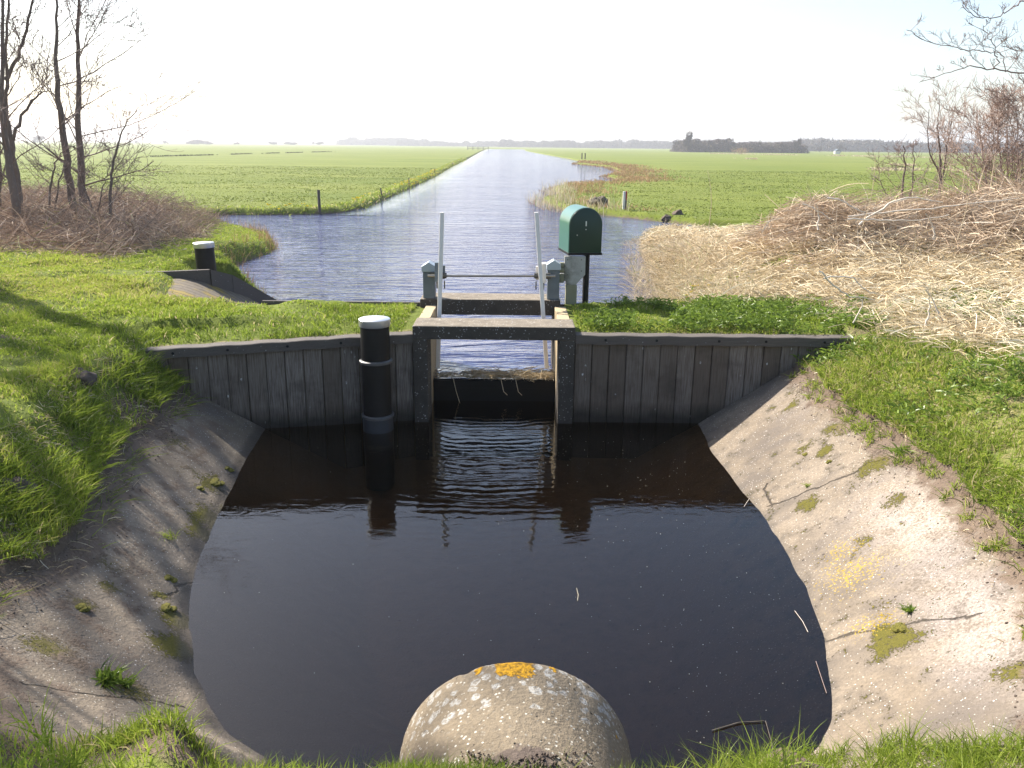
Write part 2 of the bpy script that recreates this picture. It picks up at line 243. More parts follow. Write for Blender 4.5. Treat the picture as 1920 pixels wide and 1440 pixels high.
def np_mesh(name, V, F, attrs=None):
    """V (n,3), F (m,k) all with the same k, or a list of such arrays"""
    Fs = F if isinstance(F, list) else [F]; Fs = [np.asarray(f, np.int32) for f in Fs if len(f)]
    me = bpy.data.meshes.new(name); V = np.asarray(V, np.float32); me.vertices.add(len(V)); me.vertices.foreach_set('co', V.ravel())
    nl = sum(f.size for f in Fs); npol = sum(len(f) for f in Fs); me.loops.add(nl); me.loops.foreach_set('vertex_index', np.concatenate([f.ravel() for f in Fs]))
    tot = np.concatenate([np.full(len(f), f.shape[1], np.int32) for f in Fs]); st = np.concatenate([[0], np.cumsum(tot)[:-1]]).astype(np.int32)
    me.polygons.add(npol); me.polygons.foreach_set('loop_start', st)
    try: me.polygons.foreach_set('loop_total', tot)
    except Exception: pass
    for k, a in (attrs or {}).items():
        at_ = me.attributes.new(k, 'FLOAT', 'POINT'); at_.data.foreach_set('value', np.asarray(a, np.float32))
    me.update(calc_edges=True); return me
class Soup:
    """collects numpy pieces into one mesh"""
    def __init__(s): s.V, s.F, s.T, s.n = [], [], [], 0
    def add(s, V, F, tint):
        s.V.append(V); s.F.append(np.asarray(F)+s.n); s.T.append(tint if np.ndim(tint) else np.full(len(V), tint)); s.n += len(V)
    def mesh(s, name):
        by = {}
        for f in s.F: by.setdefault(f.shape[1], []).append(f)
        return np_mesh(name, np.concatenate(s.V), [np.concatenate(v) for v in by.values()], {'tint': np.concatenate(s.T)})
    def tubes(s, P, Rr, k=4, tint=None):
        """P (N,n,3) polylines, Rr (N,n) radii -> k-sided tubes (k=2: flat blades)"""
        P = np.asarray(P, float); Rr = np.asarray(Rr, float); N, n, _ = P.shape
        T = np.gradient(P, axis=1); T /= np.linalg.norm(T, axis=2, keepdims=True)+1e-9
        ref = np.zeros((N, 1, 3)); a = rng.uniform(0, 2*np.pi, N); ref[:, 0, 0] = np.cos(a); ref[:, 0, 1] = np.sin(a); ref[:, 0, 2] = .13
        A = np.cross(T, np.broadcast_to(ref, T.shape)); A /= np.linalg.norm(A, axis=2, keepdims=True)+1e-9; B = np.cross(T, A)
        th = np.arange(k)*2*np.pi/k if k > 2 else np.array([0, np.pi])
        V = P[:, :, None, :] + Rr[:, :, None, None]*(np.cos(th)[None, None, :, None]*A[:, :, None, :] + np.sin(th)[None, None, :, None]*B[:, :, None, :])
        idx = np.arange(N*n*k).reshape(N, n, k)
        if k > 2: q = np.stack([idx[:, :-1, :], np.roll(idx, -1, 2)[:, :-1, :], np.roll(idx, -1, 2)[:, 1:, :], idx[:, 1:, :]], -1).reshape(-1, 4)
        else: q = np.stack([idx[:, :-1, 0], idx[:, :-1, 1], idx[:, 1:, 1], idx[:, 1:, 0]], -1).reshape(-1, 4)
        if tint is None: tint = rng.random(N)
        s.add(V.reshape(-1, 3), q, np.repeat(np.broadcast_to(tint, N), n*k))
    def blades(s, base, h, wd, lean=.35, n=4, tint=None, az=None, droop=1.6, spread=None):
        N = len(base); h = np.broadcast_to(h, N); wd = np.broadcast_to(wd, N); az = rng.uniform(0, 2*np.pi, N) if az is None else az
        ln = np.abs(rng.normal(lean, lean*.6, N)); t = np.linspace(0, 1, n)[None, :]
        out = ln[:, None]*t**droop*h[:, None]; up_ = h[:, None]*(t - .32*np.minimum(ln, 1.6)[:, None]*t**2.2)
        P = np.empty((N, n, 3)); P[..., 0] = base[:, 0, None]+np.cos(az)[:, None]*out; P[..., 1] = base[:, 1, None]+np.sin(az)[:, None]*out; P[..., 2] = base[:, 2, None]+up_
        prof = np.interp(np.linspace(0, 1, n), [0, .35, 1], [.75, 1, .06]); s.tubes(P, wd[:, None]*.5*prof[None, :], 2, tint)
class BM:
    def __init__(s): s.b = bmesh.new()
    def box(s, x0, x1, y0, y1, z0, z1, bev=.006):
        g = bmesh.ops.create_cube(s.b, size=1); vs_ = g['verts']
        bmesh.ops.scale(s.b, vec=(x1-x0, y1-y0, z1-z0), verts=vs_); bmesh.ops.translate(s.b, vec=((x0+x1)/2, (y0+y1)/2, (z0+z1)/2), verts=vs_)
        if bev:
            e = list({e for v in vs_ for e in v.link_edges}); bmesh.ops.bevel(s.b, geom=e, offset=bev, segments=2, affect='EDGES', profile=.5)
        return s
    def prism(s, poly, axis, d0, d1, bev=0):
        """extrude a 2D polygon; axis 'y': poly is (x,z); 'x': (y,z); 'z': (x,y)"""
        mk = {'y': lambda p, d: (p[0], d, p[1]), 'x': lambda p, d: (d, p[0], p[1]), 'z': lambda p, d: (p[0], p[1], d)}[axis]
        a = [s.b.verts.new(mk(p, d0)) for p in poly]; b = [s.b.verts.new(mk(p, d1)) for p in poly]; n = len(poly)
        fs = [s.b.faces.new(a), s.b.faces.new(b[::-1])] + [s.b.faces.new((a[i], b[i], b[(i+1) % n], a[(i+1) % n])) for i in range(n)]
        bmesh.ops.recalc_face_normals(s.b, faces=fs)
        if bev: bmesh.ops.bevel(s.b, geom=list({e for f in fs for e in f.edges}), offset=bev, segments=2, affect='EDGES', profile=.5)
        return s
    def rod(s, p0, p1, r, k=12, r2=None, bev=0):
        p0, p1 = Vector(p0), Vector(p1); d = p1-p0; g = bmesh.ops.create_cone(s.b, cap_ends=True, segments=k, radius1=r, radius2=r if r2 is None else r2, depth=d.length)
        m_ = Matrix.Translation((p0+p1)/2) @ d.to_track_quat('Z', 'Y').to_matrix().to_4x4(); bmesh.ops.transform(s.b, matrix=m_, verts=g['verts']); return s
    def bar(s, p0, p1, wx, wy):
        """square bar between two points"""
        p0, p1 = Vector(p0), Vector(p1); a = []
        for p in (p0, p1): a.append([s.b.verts.new(p+Vector((sx*wx/2, sy*wy/2, 0))) for sx, sy in ((-1, -1), (1, -1), (1, 1), (-1, 1))])
        fs = [s.b.faces.new(a[0]), s.b.faces.new(a[1][::-1])]+[s.b.faces.new((a[0][i], a[1][i], a[1][(i+1) % 4], a[0][(i+1) % 4])) for i in range(4)]
        bmesh.ops.recalc_face_normals(s.b, faces=fs); bmesh.ops.bevel(s.b, geom=list({e for f in fs for e in f.edges}), offset=.004, segments=1, affect='EDGES', profile=.5); return s
    def lathe(s, prof, cx, cy, k=40):
        rings = []
        for r, z in prof: rings.append([s.b.verts.new((cx+r*math.cos(2*math.pi*i/k), cy+r*math.sin(2*math.pi*i/k), z)) for i in range(k)])
        for a, b in zip(rings, rings[1:]):
            for i in range(k): s.b.faces.new((a[i], a[(i+1) % k], b[(i+1) % k], b[i]))
        s.b.faces.new(rings[-1]); s.b.faces.new(rings[0][::-1]); return s
    def rough(s, amp, scale, seed=0):
        from mathutils import noise
        for v in s.b.verts: v.co += noise.noise_vector(v.co*scale+Vector((seed, seed*2, 0)))*amp
        return s
    def link(s, name, mat, parent=None, smooth=False):
        me = bpy.data.meshes.new(name); s.b.to_mesh(me); s.b.free(); return link(name, me, mat, parent, smooth)
def auto_smooth(o, ang=35):
    me = o.data; me.polygons.foreach_set('use_smooth', np.ones(len(me.polygons), bool))
    try: me.set_sharp_from_angle(angle=R_(ang))
    except Exception: pass
    return o
def copy_tree(o, parent=None):
    c = o.copy(); COL.objects.link(c); c.parent = parent
    for ch in [k for k in bpy.data.objects if k.parent == o]: copy_tree(ch, c)
    return c

# ------------------------------------------------------------------ terrain functions
def hash2(ix, iy, seed):
    n = (ix*374761393 + iy*668265263 + seed*974634777) & 0x7fffffff; n = (n ^ (n >> 13))*1274126177 & 0x7fffffff; return ((n ^ (n >> 16)) & 0xffff)/65535.
def vnoise(x, y, f, seed=0):
    x = np.asarray(x, float)*f; y = np.asarray(y, float)*f; ix = np.floor(x).astype(np.int64); iy = np.floor(y).astype(np.int64); fx = x-ix; fy = y-iy
    fx = fx*fx*(3-2*fx); fy = fy*fy*(3-2*fy)
    return (hash2(ix, iy, seed)*(1-fx)+hash2(ix+1, iy, seed)*fx)*(1-fy)+(hash2(ix, iy+1, seed)*(1-fx)+hash2(ix+1, iy+1, seed)*fx)*fy
def fbm(x, y, f, seed=0, o=4): return sum(vnoise(x, y, f*2**k, seed+k)*.5**k for k in range(o))/sum(.5**k for k in range(o))-.5
def sst(a, b, x): t = np.clip((x-a)/(b-a), 0, 1); return t*t*(3-2*t)
def sdist(px, py, poly):
    """signed distance to a polygon, negative inside"""
    px, py = np.asarray(px, float), np.asarray(py, float); d = np.full(px.shape, 1e18); ins = np.zeros(px.shape, bool); n = len(poly)
    for i in range(n):
        ax, ay = poly[i]; bx, by = poly[(i+1) % n]; ex, ey = bx-ax, by-ay; wx, wy = px-ax, py-ay; t = np.clip((wx*ex+wy*ey)/(ex*ex+ey*ey+1e-12), 0, 1)
        d = np.minimum(d, (wx-ex*t)**2+(wy-ey*t)**2); c = (ay > py) != (by > py)
        if ey: ins ^= c & (px < ax+ex*(py-ay)/ey)
    d = np.sqrt(d); return np.where(ins, -d, d)
POOL = [(-2.46, 8.6), (-2.44, 7.78), (-2.38, 7.02), (-2.25, 5.95), (-2.14, 5.26), (-2.02, 4.67), (-1.86, 4.2), (-1.68, 3.8), (-1.52, 3.54), (-1.33, 3.32), (-1.13, 3.17), (-.9, 3.08), (-.5, 3.02), (0, 3.0),
        (.6, 3.0), (1.05, 3.02), (1.33, 3.13), (1.48, 3.28), (1.60, 3.47), (1.68, 3.7), (1.81, 4.16), (1.90, 4.75), (1.94, 5.43), (1.91, 6.19), (1.87, 7.15), (1.89, 7.9), (1.9, 8.6)]
ZU = .22                       # canal water level
CANAL = [(-2.75, 9.42), (-3.1, 10.6), (-3.66, 12.9), (-4.32, 14.07), (-5.04, 15.17), (-5.53, 16.1), (-5.68, 16.8), (-5.72, 18.0), (-5.59, 19.4), (-5.72, 20.4), (-6.36, 22.2), (-7.24, 23.4), (-8.6, 24.8), (-9.72, 25.7), (-11.5, 27.2), (-16, 28.2), (-60, 28.6),
         (-60, 31.2), (-16, 30.2), (-12.4, 29.4), (-11.0, 29.3), (-10.05, 29.7), (-8.78, 29.85), (-7.04, 30.55), (-6.38, 31.1), (-5.87, 33.9), (-5.9, 41), (-5.97, 51.6), (-6.28, 69.6), (-7.2, 101), (-8.46, 161), (-13.3, 360), (-16, 520),
         (6, 520), (4.92, 388), (7.6, 269), (10.3, 174), (10.5, 140), (8.6, 119.6), (11.35, 103.5), (10.24, 81.5), (7.62, 71.2), (8.11, 62.8), (6.42, 58.1), (4.8, 56.2), (3.24, 53.6), (2.04, 48.9), (2.35, 43.3), (1.14, 38.9), (1.67, 34.4), (2.35, 31.8), (3.29, 31.2), (4.14, 30.1), (5.2, 28.5), (6.08, 27.3), (9, 26.4), (60, 25),
         (60, 22.5), (9, 24), (6.6, 25.6), (5.6, 25.2), (4.99, 24.7), (3.99, 23.85), (3.35, 22.2), (3.08, 20.7), (2.86, 18.7), (2.67, 16.3), (2.31, 13.45), (2.1, 11.5), (2.0, 9.42)]
def wall_y(x): return np.where(np.asarray(x) > -1, 8.0, 8.0-.5*(-1-np.asarray(x))/2.4)
def lip_cap(x, y): return 2.66-.869*y+.0105*x + 1.7*np.maximum(0, np.abs(x+.1)-.92)     # the near lip stays low in the middle
def bowl(d, x, y):             # concrete bowl over the signed distance to the pool outline
    k = .66 + .5*sst(3.5, 2.6, y)*sst(1.6, .9, np.abs(x+.1)); z = np.where(d > 0, k*d, .62*d); z = np.maximum(z, -.62+.05*np.sin(x*2)) + .018*fbm(x, y, 2.2, 41)*2
    return np.where(y < 3.3, np.minimum(z, np.maximum(lip_cap(x, y)-.05, -.62)), z)
def rim_d(x, y): return .93 - .26*sst(-1.2, -2.2, x)*sst(3.4, 4.6, y) + .16*fbm(x, y, 1.6, 5) + .10*fbm(x, y, 6, 9) - .30*sst(3.6, 2.8, y)*sst(1.9, 1.2, np.abs(x+.1))
def level(x, y):
    z = .95 + .05*sst(3, 0, y) + .16*sst(-3.6, -8, x)*sst(20, 12, y) + .17*sst(3.6, 7, x)*sst(22, 14, y)
    z = z - .52*sst(13.5, 21, y)*sst(-11, -7.2, x)*(x < 0) - .50*sst(13.5, 19.5, y)*sst(9.5, 5.5, x)*(x > 0) - .35*sst(3.6, 2.3, x)*sst(9.9, 11, y)*(x > 0)
    z = z + .42*np.exp(-((y-13.2)/1.5)**2)*sst(3.5, 4.5, x)*(.75+.5*vnoise(x, y, .8, 44))
    far = sst(25.5, 27.5, y); z = z*(1-far) + (.46 + .08*fbm(x, y, .02, 3)*2)*far
    return z + .05*fbm(x, y, .9, 1)*2*sst(300, 30, y) + .034*fbm(x, y, 4, 2)*2*sst(60, 15, y) + .05*fbm(x, y, 2.1, 6)*2*sst(40, 12, y)
def ground_z(x, y):
    x, y = np.asarray(x, float), np.asarray(y, float); z = level(x, y)
    dp = sdist(x, y, POOL); dc = sdist(x, y, CANAL); rd = rim_d(x, y)
    front = y < wall_y(x)+.09
    w_ = np.where(x < 0, .55, .9) + .7*sst(3.6, 2.4, y); zr = bowl(rd, x, y)+.05
    zf = np.where(dp > rd, zr + np.maximum(level(x, y)-zr, 0)*sst(-.05, 1, (dp-rd)/w_), bowl(dp, x, y)-.09)
    z = np.where(front & (dp < rd+1.8), np.minimum(z, zf), z)
    bh = y-wall_y(x); capz = np.where(x > -1, .905, .905-.07*np.clip((-1-x)/2.4, 0, 1)); z = np.where((bh > .05) & (bh < .7) & (x > -3.7) & (x < 3.4), np.minimum(z, capz-.012+.12*np.clip(bh-.10, 0, 1)), z)
    # canal banks; shallower on the apron beside the sluice
    near = sst(24, 14, y)*(x < -2.4)
    bank = ZU - .14 + np.clip(dc, -2, 9)*np.where((y < 12.4) & (x < -2.5), .62, 1.25) + .12*fbm(x, y, 2.5, 21)*(y > 12.5)
    z = np.minimum(z, np.where(y > 9.46, bank, 9)); z = np.maximum(z, -.75)
    z = np.where(y < 3.3, np.minimum(z, np.maximum(lip_cap(x, y), -.7)), z)
    ch = (x > -.96) & (x < .58) & (y > 7.85) & (y < 9.75); z = np.where(ch, -.7, z); return z

def axis(*segs):
    out = [segs[0][0]]
    for a, b, s in segs:
        n = max(1, int(round((b-a)/s))); out += list(np.linspace(a, b, n+1)[1:])
    return out
def geo(a, b, s, g):
    out = [a]; 
    while out[-1] < b: out.append(out[-1]+s); s *= g
    return out
gx = sorted(set([-x for x in geo(13, 1900, .5, 1.13)] + axis((-13, -5, .16), (-5, 5, .055), (5, 13, .16)) + geo(13, 1900, .5, 1.13) + [-.97, -.95, .57, .59]))
gy = sorted(set(axis((-6, 1, .25), (1, 9.4, .055), (9.4, 20, .11), (20, 34, .14), (34, 70, .4)) + geo(70, 2600, .6, 1.055) + [9.44, 9.47]))
gx, gy = np.array(gx), np.array(gy); GX, GY = np.meshgrid(gx, gy); GZ = ground_z(GX, GY)
nx, ny = len(gx), len(gy); ii = np.arange(nx*ny).reshape(ny, nx); Q = np.stack([ii[:-1, :-1], ii[:-1, 1:], ii[1:, 1:], ii[1:, :-1]], -1).reshape(-1, 4)
dP = sdist(GX, GY, POOL); dC = sdist(GX, GY, CANAL); RD = rim_d(GX, GY)
front = GY < wall_y(GX)+.05
soil = np.maximum(front*sst(.42, .05, dP-RD)*.95, .8*sst(.35, .0, dC)*(GY > 9.5))
soil = np.maximum(soil, .45*sst(.16, .02, GY-wall_y(GX)-.1)*(~front)*(GY < 8.5)); soil = np.maximum(soil, .9*((GX < -2.2) & (GX > -4.6) & (GY > 9.4) & (GY < 12))*sst(-4.7, -4.0, GX))
dry = np.maximum.reduce([sst(2.6, 3.3, GX - .0*GY)*sst(8.5, 9.3, GY-.25*(GX-3))*sst(23, 20, GY), sst(3.6, 4.6, GX)*sst(6.2, 7.4, GY)*sst(23, 20, GY), .9*sst(-5.5, -6.5, GX+.25*(GY-13.5))*sst(11.6, 13, GY)*sst(24, 21, GY)])
dry = np.maximum(dry, .42*sst(2.6, 3.4, GX)*(GY < 8)); dry = np.maximum(dry, .55*(~front)*sst(.22, .05, GY-wall_y(GX)-.1)*(GY < 8.5))
meadow = sst(25.5, 27, GY)
g = link('ground', np_mesh('ground', np.stack([GX, GY, GZ], -1).reshape(-1, 3), Q, {'soil': soil.ravel(), 'dry': dry.ravel(), 'meadow': meadow.ravel()}), 'ground', smooth=True); tag(g, kind='structure')

# concrete bowl round the pool
cx = np.linspace(-3.9, 3.5, 190); cy = np.linspace(1.6, 8.04, 166); CX, CY = np.meshgrid(cx, cy); CD = sdist(CX, CY, POOL)
wl = np.minimum(CY, wall_y(CX)-.012); CY = wl; CD = sdist(CX, CY, POOL); CR = rim_d(CX, CY); CZ = bowl(CD, CX, CY) - .75*np.maximum(0, CD-CR+.015)
ii = np.arange(CX.size).reshape(CX.shape); Q = np.stack([ii[:-1, :-1], ii[:-1, 1:], ii[1:, 1:], ii[1:, :-1]], -1).reshape(-1, 4)
keep = (CD.ravel()[Q] < 1.45).all(1) & ((CD-rim_d(CX, CY)).ravel()[Q] < .30).all(1) & (np.ptp(CY.ravel()[Q], axis=1) > .004); Q = Q[keep]
def blob(px, py, r, sx=1): 
    p = on(px, py, .3); return np.exp(-(((CX-p.x)/(r*sx))**2+((CY-p.y)/r)**2))
moss = np.zeros(CX.shape)
for px, py, r, a in [(410, 910, .16, 1.0), (440, 880, .10, .9), (390, 930, .10, .9), (330, 1085, .085, .9), (300, 1060, .05, .7), (312, 1140, .085, .95), (160, 1140, .06, .6), (200, 1090, .07, .6), (60, 1090, .20, .6), (20, 1000, .2, .6), (200, 1050, .1, .45), (90, 1255, .09, .7), (240, 1270, .08, .55), (30, 1120, .12, .5),
                     (1590, 850, .12, .75), (1560, 845, .07, .7), (1545, 865, .05, .8), (1510, 850, .05, .8), (1520, 915, .08, .7), (1510, 780, .16, .5), (1640, 915, .12, .7), (1570, 790, .12, .55), (1680, 1170, .10, .85), (1670, 1150, .07, .8), (1680, 975, .06, .7), (1480, 790, .07, .5), (1890, 1320, .08, .7), (1620, 1000, .05, .6), (1760, 940, .2, .5), (380, 860, .15, .5), (330, 830, .12, .5)]:
    moss = np.maximum(moss, a*blob(px, py, r*1.2, 1.1))
lich = np.zeros(CX.shape)
for px, py, r in [(1585, 1000, .16), (1600, 1045, .13), (1630, 1125, .12), (1600, 1035, .25), (1660, 1130, .12)]: lich = np.maximum(lich, .50*blob(px, py, r*1.25, .9))
pale = np.clip(.85*blob(1720, 1010, .55, .6)+.7*blob(1820, 1180, .5, .5)+.5*blob(1850, 1280, .35, .6)+.3*blob(1560, 800, .6, .8)+.5*blob(150, 980, .35, .7), 0, 1)
wet = sst(.10, .02, CZ)*np.where(CX > 0, .34, .66) + .22*(CZ < .012) + .25*sst(.06, .0, CZ)*(CX < 0) + .35*sst(7.3, 8., CY)*(CX < 0)
bo = link('concrete_basin', np_mesh('concrete_basin', np.stack([CX, CY, CZ], -1).reshape(-1, 3), Q, {'moss': moss.ravel(), 'lichen': lich.ravel(), 'pale': pale.ravel(), 'wet': wet.ravel(), 'dirt': np.maximum(sst(-.34, .02, CD-CR)*np.where(CX > 0, .8, .9), .42*sst(-1.0, -2., CX)*sst(0, .3, CD)).ravel()}), 'basin', smooth=True); tag(bo, kind='structure')

# water
def sheet(name, rects, z, mat, attr=None):
    V, F = [], []; A = []
    for xs, ys in rects:
        X, Y = np.meshgrid(xs, ys); i0 = sum(len(v) for v in V); idx = np.arange(X.size).reshape(X.shape)+i0
        V.append(np.stack([X, Y, np.full(X.shape, z)], -1).reshape(-1, 3)); F.append(np.stack([idx[:-1, :-1], idx[:-1, 1:], idx[1:, 1:], idx[1:, :-1]], -1).reshape(-1, 4))
    V = np.concatenate(V); o = link(name, np_mesh(name, V, np.concatenate(F), attr(V) if attr else None), mat); return tag(o, kind='structure')
def calm(V):
    dl = -sdist(V[:, 0], V[:, 1], CANAL); leftbank = (V[:, 1] > 30) & (V[:, 0] < 0)
    c = np.where(leftbank, .93*sst(2.6, .6, dl), .5*sst(.7, .1, dl)); c = np.maximum(c, .6*((V[:, 0] > 3) & (V[:, 1] < 33))); c = np.maximum(c, .55*(V[:, 1] < 9.5)); return {'calm': c}
sheet('canal_water', [(np.linspace(-.94, .56, 4), np.linspace(8.745, 9.38, 3)), (np.concatenate([np.linspace(-60, -16, 12)[:-1], np.linspace(-16, 12, 57), np.linspace(12, 60, 12)[1:]]), np.concatenate([np.linspace(9.38, 70, 110), np.linspace(70, 520, 90)[1:]]))], ZU, 'canal', calm)
sheet('pool_water', [(np.linspace(-2.9, 2.5, 3), np.linspace(2.6, 8.7, 3))], 0., 'pool')

# ------------------------------------------------------------------ sluice
S = empty('concrete_sluice', (-.18, 8.6, -.6), 'weathered concrete sluice frame spanning the gap in the grassy dam', 'sluice')
def part(bm, name, mat, parent, smooth=None):
    o = bm.link(name, mat, parent)
    if smooth: auto_smooth(o, smooth)
    return o
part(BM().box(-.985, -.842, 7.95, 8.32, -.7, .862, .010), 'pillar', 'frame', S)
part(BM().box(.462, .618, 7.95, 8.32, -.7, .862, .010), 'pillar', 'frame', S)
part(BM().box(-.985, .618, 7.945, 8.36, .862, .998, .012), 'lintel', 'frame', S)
part(BM().box(-1.055, .54, 9.27, 9.70, .845, 1.025, .012), 'rear_beam', 'frame', S)
part(BM().box(-1.05, -.90, 9.275, 9.69, -.7, .845, .010), 'rear_pillar', 'frame', S)
part(BM().box(.465, .535, 9.275, 9.69, -.7, .845, .010), 'rear_pillar', 'frame', S)
b = BM()
for k in range(4): b.box(-.985, -.868+.004*(k % 2), 8.32+k*.237, 8.32+k*.237+.233, -.7, .965-.004*k, .006)
part(b, 'side_lining', 'timber_pale', S)
b = BM()
for k in range(4): b.box(.478-.004*(k % 2), .60, 8.32+k*.237, 8.32+k*.237+.233, -.7, .965-.004*k, .006)
part(b, 'side_lining', 'timber_pale', S)

# gate with its two rack bars
G = empty('sluice_gate', (-.19, 8.72, -.5), 'black sluice gate with two pale upright rack bars', 'gate')
part(BM().box(-.86, .472, 8.70, 8.735, -.6, .245, .006).box(-.86, .472, 8.685, 8.70, .15, .235, .004), 'gate_panel', 'black', G)
part(BM().bar(at(821, 690, 8.80), at(829, 398, 9.14), .045, .04), 'rack_bar', 'bar', G)
part(BM().bar(at(1025, 690, 8.80), at(1006, 398, 9.14), .045, .04), 'rack_bar', 'bar', G)

# lifting gear: posts, shaft, gear housings
L = empty('lifting_gear', (-.2, 9.4, 1.02), 'grey lifting gear of two capped posts joined by a thin shaft above the rear beam', 'winch')
for (x0, x1, zt) in ((-1.02, -.885, 1.365), (.388, .525, 1.40)):
    po = part(BM().box(x0, x1, 9.30, 9.44, 1.025, zt, .008), 'post', 'postgrey', L)
    xm = (x0+x1)/2; a = .012
    part(BM().prism([(x0-a, zt-.035), (x1+a, zt-.035), (x1+a, zt+.025), (xm, zt+.075), (x0-a, zt+.025)], 'y', 9.285, 9.455, .004), 'post_cap', 'capwhite', po)
part(BM().rod((-.95, 9.16, 1.305), (.47, 9.16, 1.318), .013), 'shaft', 'shaft', L, 40)
for xb, s in ((-.79, -1), (.285, 1)):
    h = part(BM().prism([(9.08, 1.25), (9.24, 1.25), (9.24, 1.46), (9.10, 1.46)], 'x', xb+s*.032 if s > 0 else xb-.075, xb+.078 if s > 0 else xb-.03, .004).box(xb-.032 if s > 0 else xb-.032, xb+.032, 9.175, 9.215, 1.27, 1.42, .003), 'gear_housing', 'bar' if s > 0 else 'postgrey', L)
    part(BM().rod((xb-.05, 9.16, 1.31 if s < 0 else 1.318), (xb+.05, 9.16, 1.31 if s < 0 else 1.318), .032, 16).rod((xb+s*.055, 9.14, 1.17), (xb+s*.055, 9.14, 1.26), .009, 8).rod((xb-s*.03, 9.12, 1.17), (xb-s*.03, 9.12, 1.26), .007, 8), 'pinion', 'steel', h)
    part(BM().box(min(xb, xb+s*.14), max(xb, xb+s*.14), 9.24, 9.30, 1.27, 1.33, .004), 'bracket', 'steel', L)

# control cabinet on the pole
K = empty('control_cabinet', (.72, 9.55, .93), 'dark green round-topped control cabinet on a black pole beside the sluice', 'control box')
c0 = at(1097, 474, 9.46); yaw = Matrix.Rotation(R_(9), 4, 'Z')
def arch(w, h, off=0, n=18):
    r = w/2; return [(-w/2-off, -off), (w/2+off, -off)] + [((r+off)*math.cos(math.pi*i/n), h-r+(r+off)*math.sin(math.pi*i/n)) for i in range(n+1)]
def kpart(bm, name, mat, parent=K, smooth=None):
    bmesh.ops.transform(bm.b, matrix=Matrix.Translation((c0.x, 9.46, c0.z)) @ yaw, verts=bm.b.verts[:]); return part(bm, name, mat, parent, smooth)
kpart(BM().prism(arch(.385, .505), 'y', .012, .53), 'hood', 'greenhood_lit', smooth=30)
dr = kpart(BM().prism(arch(.385, .505, -.006), 'y', -.006, .0118, .003), 'door', 'green', smooth=30)
kpart(BM().box(-.007, .007, -.012, -.0062, .30, .355, .001), 'keyhole_cover', 'fleck', dr)
kpart(BM().rod((.0, -.010, .262), (0, -.006, .262), .006, 10), 'rivet', 'fleck', dr); kpart(BM().rod((-.10, -.010, .20), (-.10, -.006, .20), .006, 10), 'rivet', 'fleck', dr)
kpart(BM().box(-.198, .198, -.012, .54, -.026, -.0005, .004), 'base_plate', 'black')
part(BM().rod((.845, 9.56, .88), (.845, 9.56, c0.z-.02), .036, 20), 'pole', 'black', K, 40)

PL = empty('gear_mount', (.68, 9.47, .93), 'grey chamfered gear plate on a mossy concrete stump under the green cabinet', 'mount')
X0, X1 = at(1058, 500, 9.44).x, at(1097, 500, 9.44).x; zt, zb = at(1075, 478, 9.44).z-.012, at(1075, 533, 9.44).z
part(BM().prism([(X0, zt), (X1, zt), (X1, zb+.115), (X0+.135, zb), (X0+.02, zb), (X0+.02, zb+.04), (X0, zb+.04)], 'y', 9.40, 9.475, .005), 'plate', 'plate', PL)
part(BM().box(.53, X0-.001, 9.405, 9.47, zb+.02, zb+.12, .006).box(.53, X0-.001, 9.41, 9.46, zb+.20, zb+.25, .01).rod((.53, 9.435, zb+.165), (X0, 9.435, zb+.165), .035, 14), 'gear_arm', 'mossypost', PL, 40)
part(BM().box(at(1060, 550, 9.44).x, at(1081, 550, 9.44).x, 9.395, 9.505, .6, zb-.001, .008), 'stump', 'mossypost', PL)
for px, py in ((1064, 487), (1090, 487), (1090, 508), (1064, 515)): p = at(px, py, 9.40); part(BM().rod((p.x, 9.392, p.z), (p.x, 9.3995, p.z), .007, 8), 'bolt', 'steel', PL)

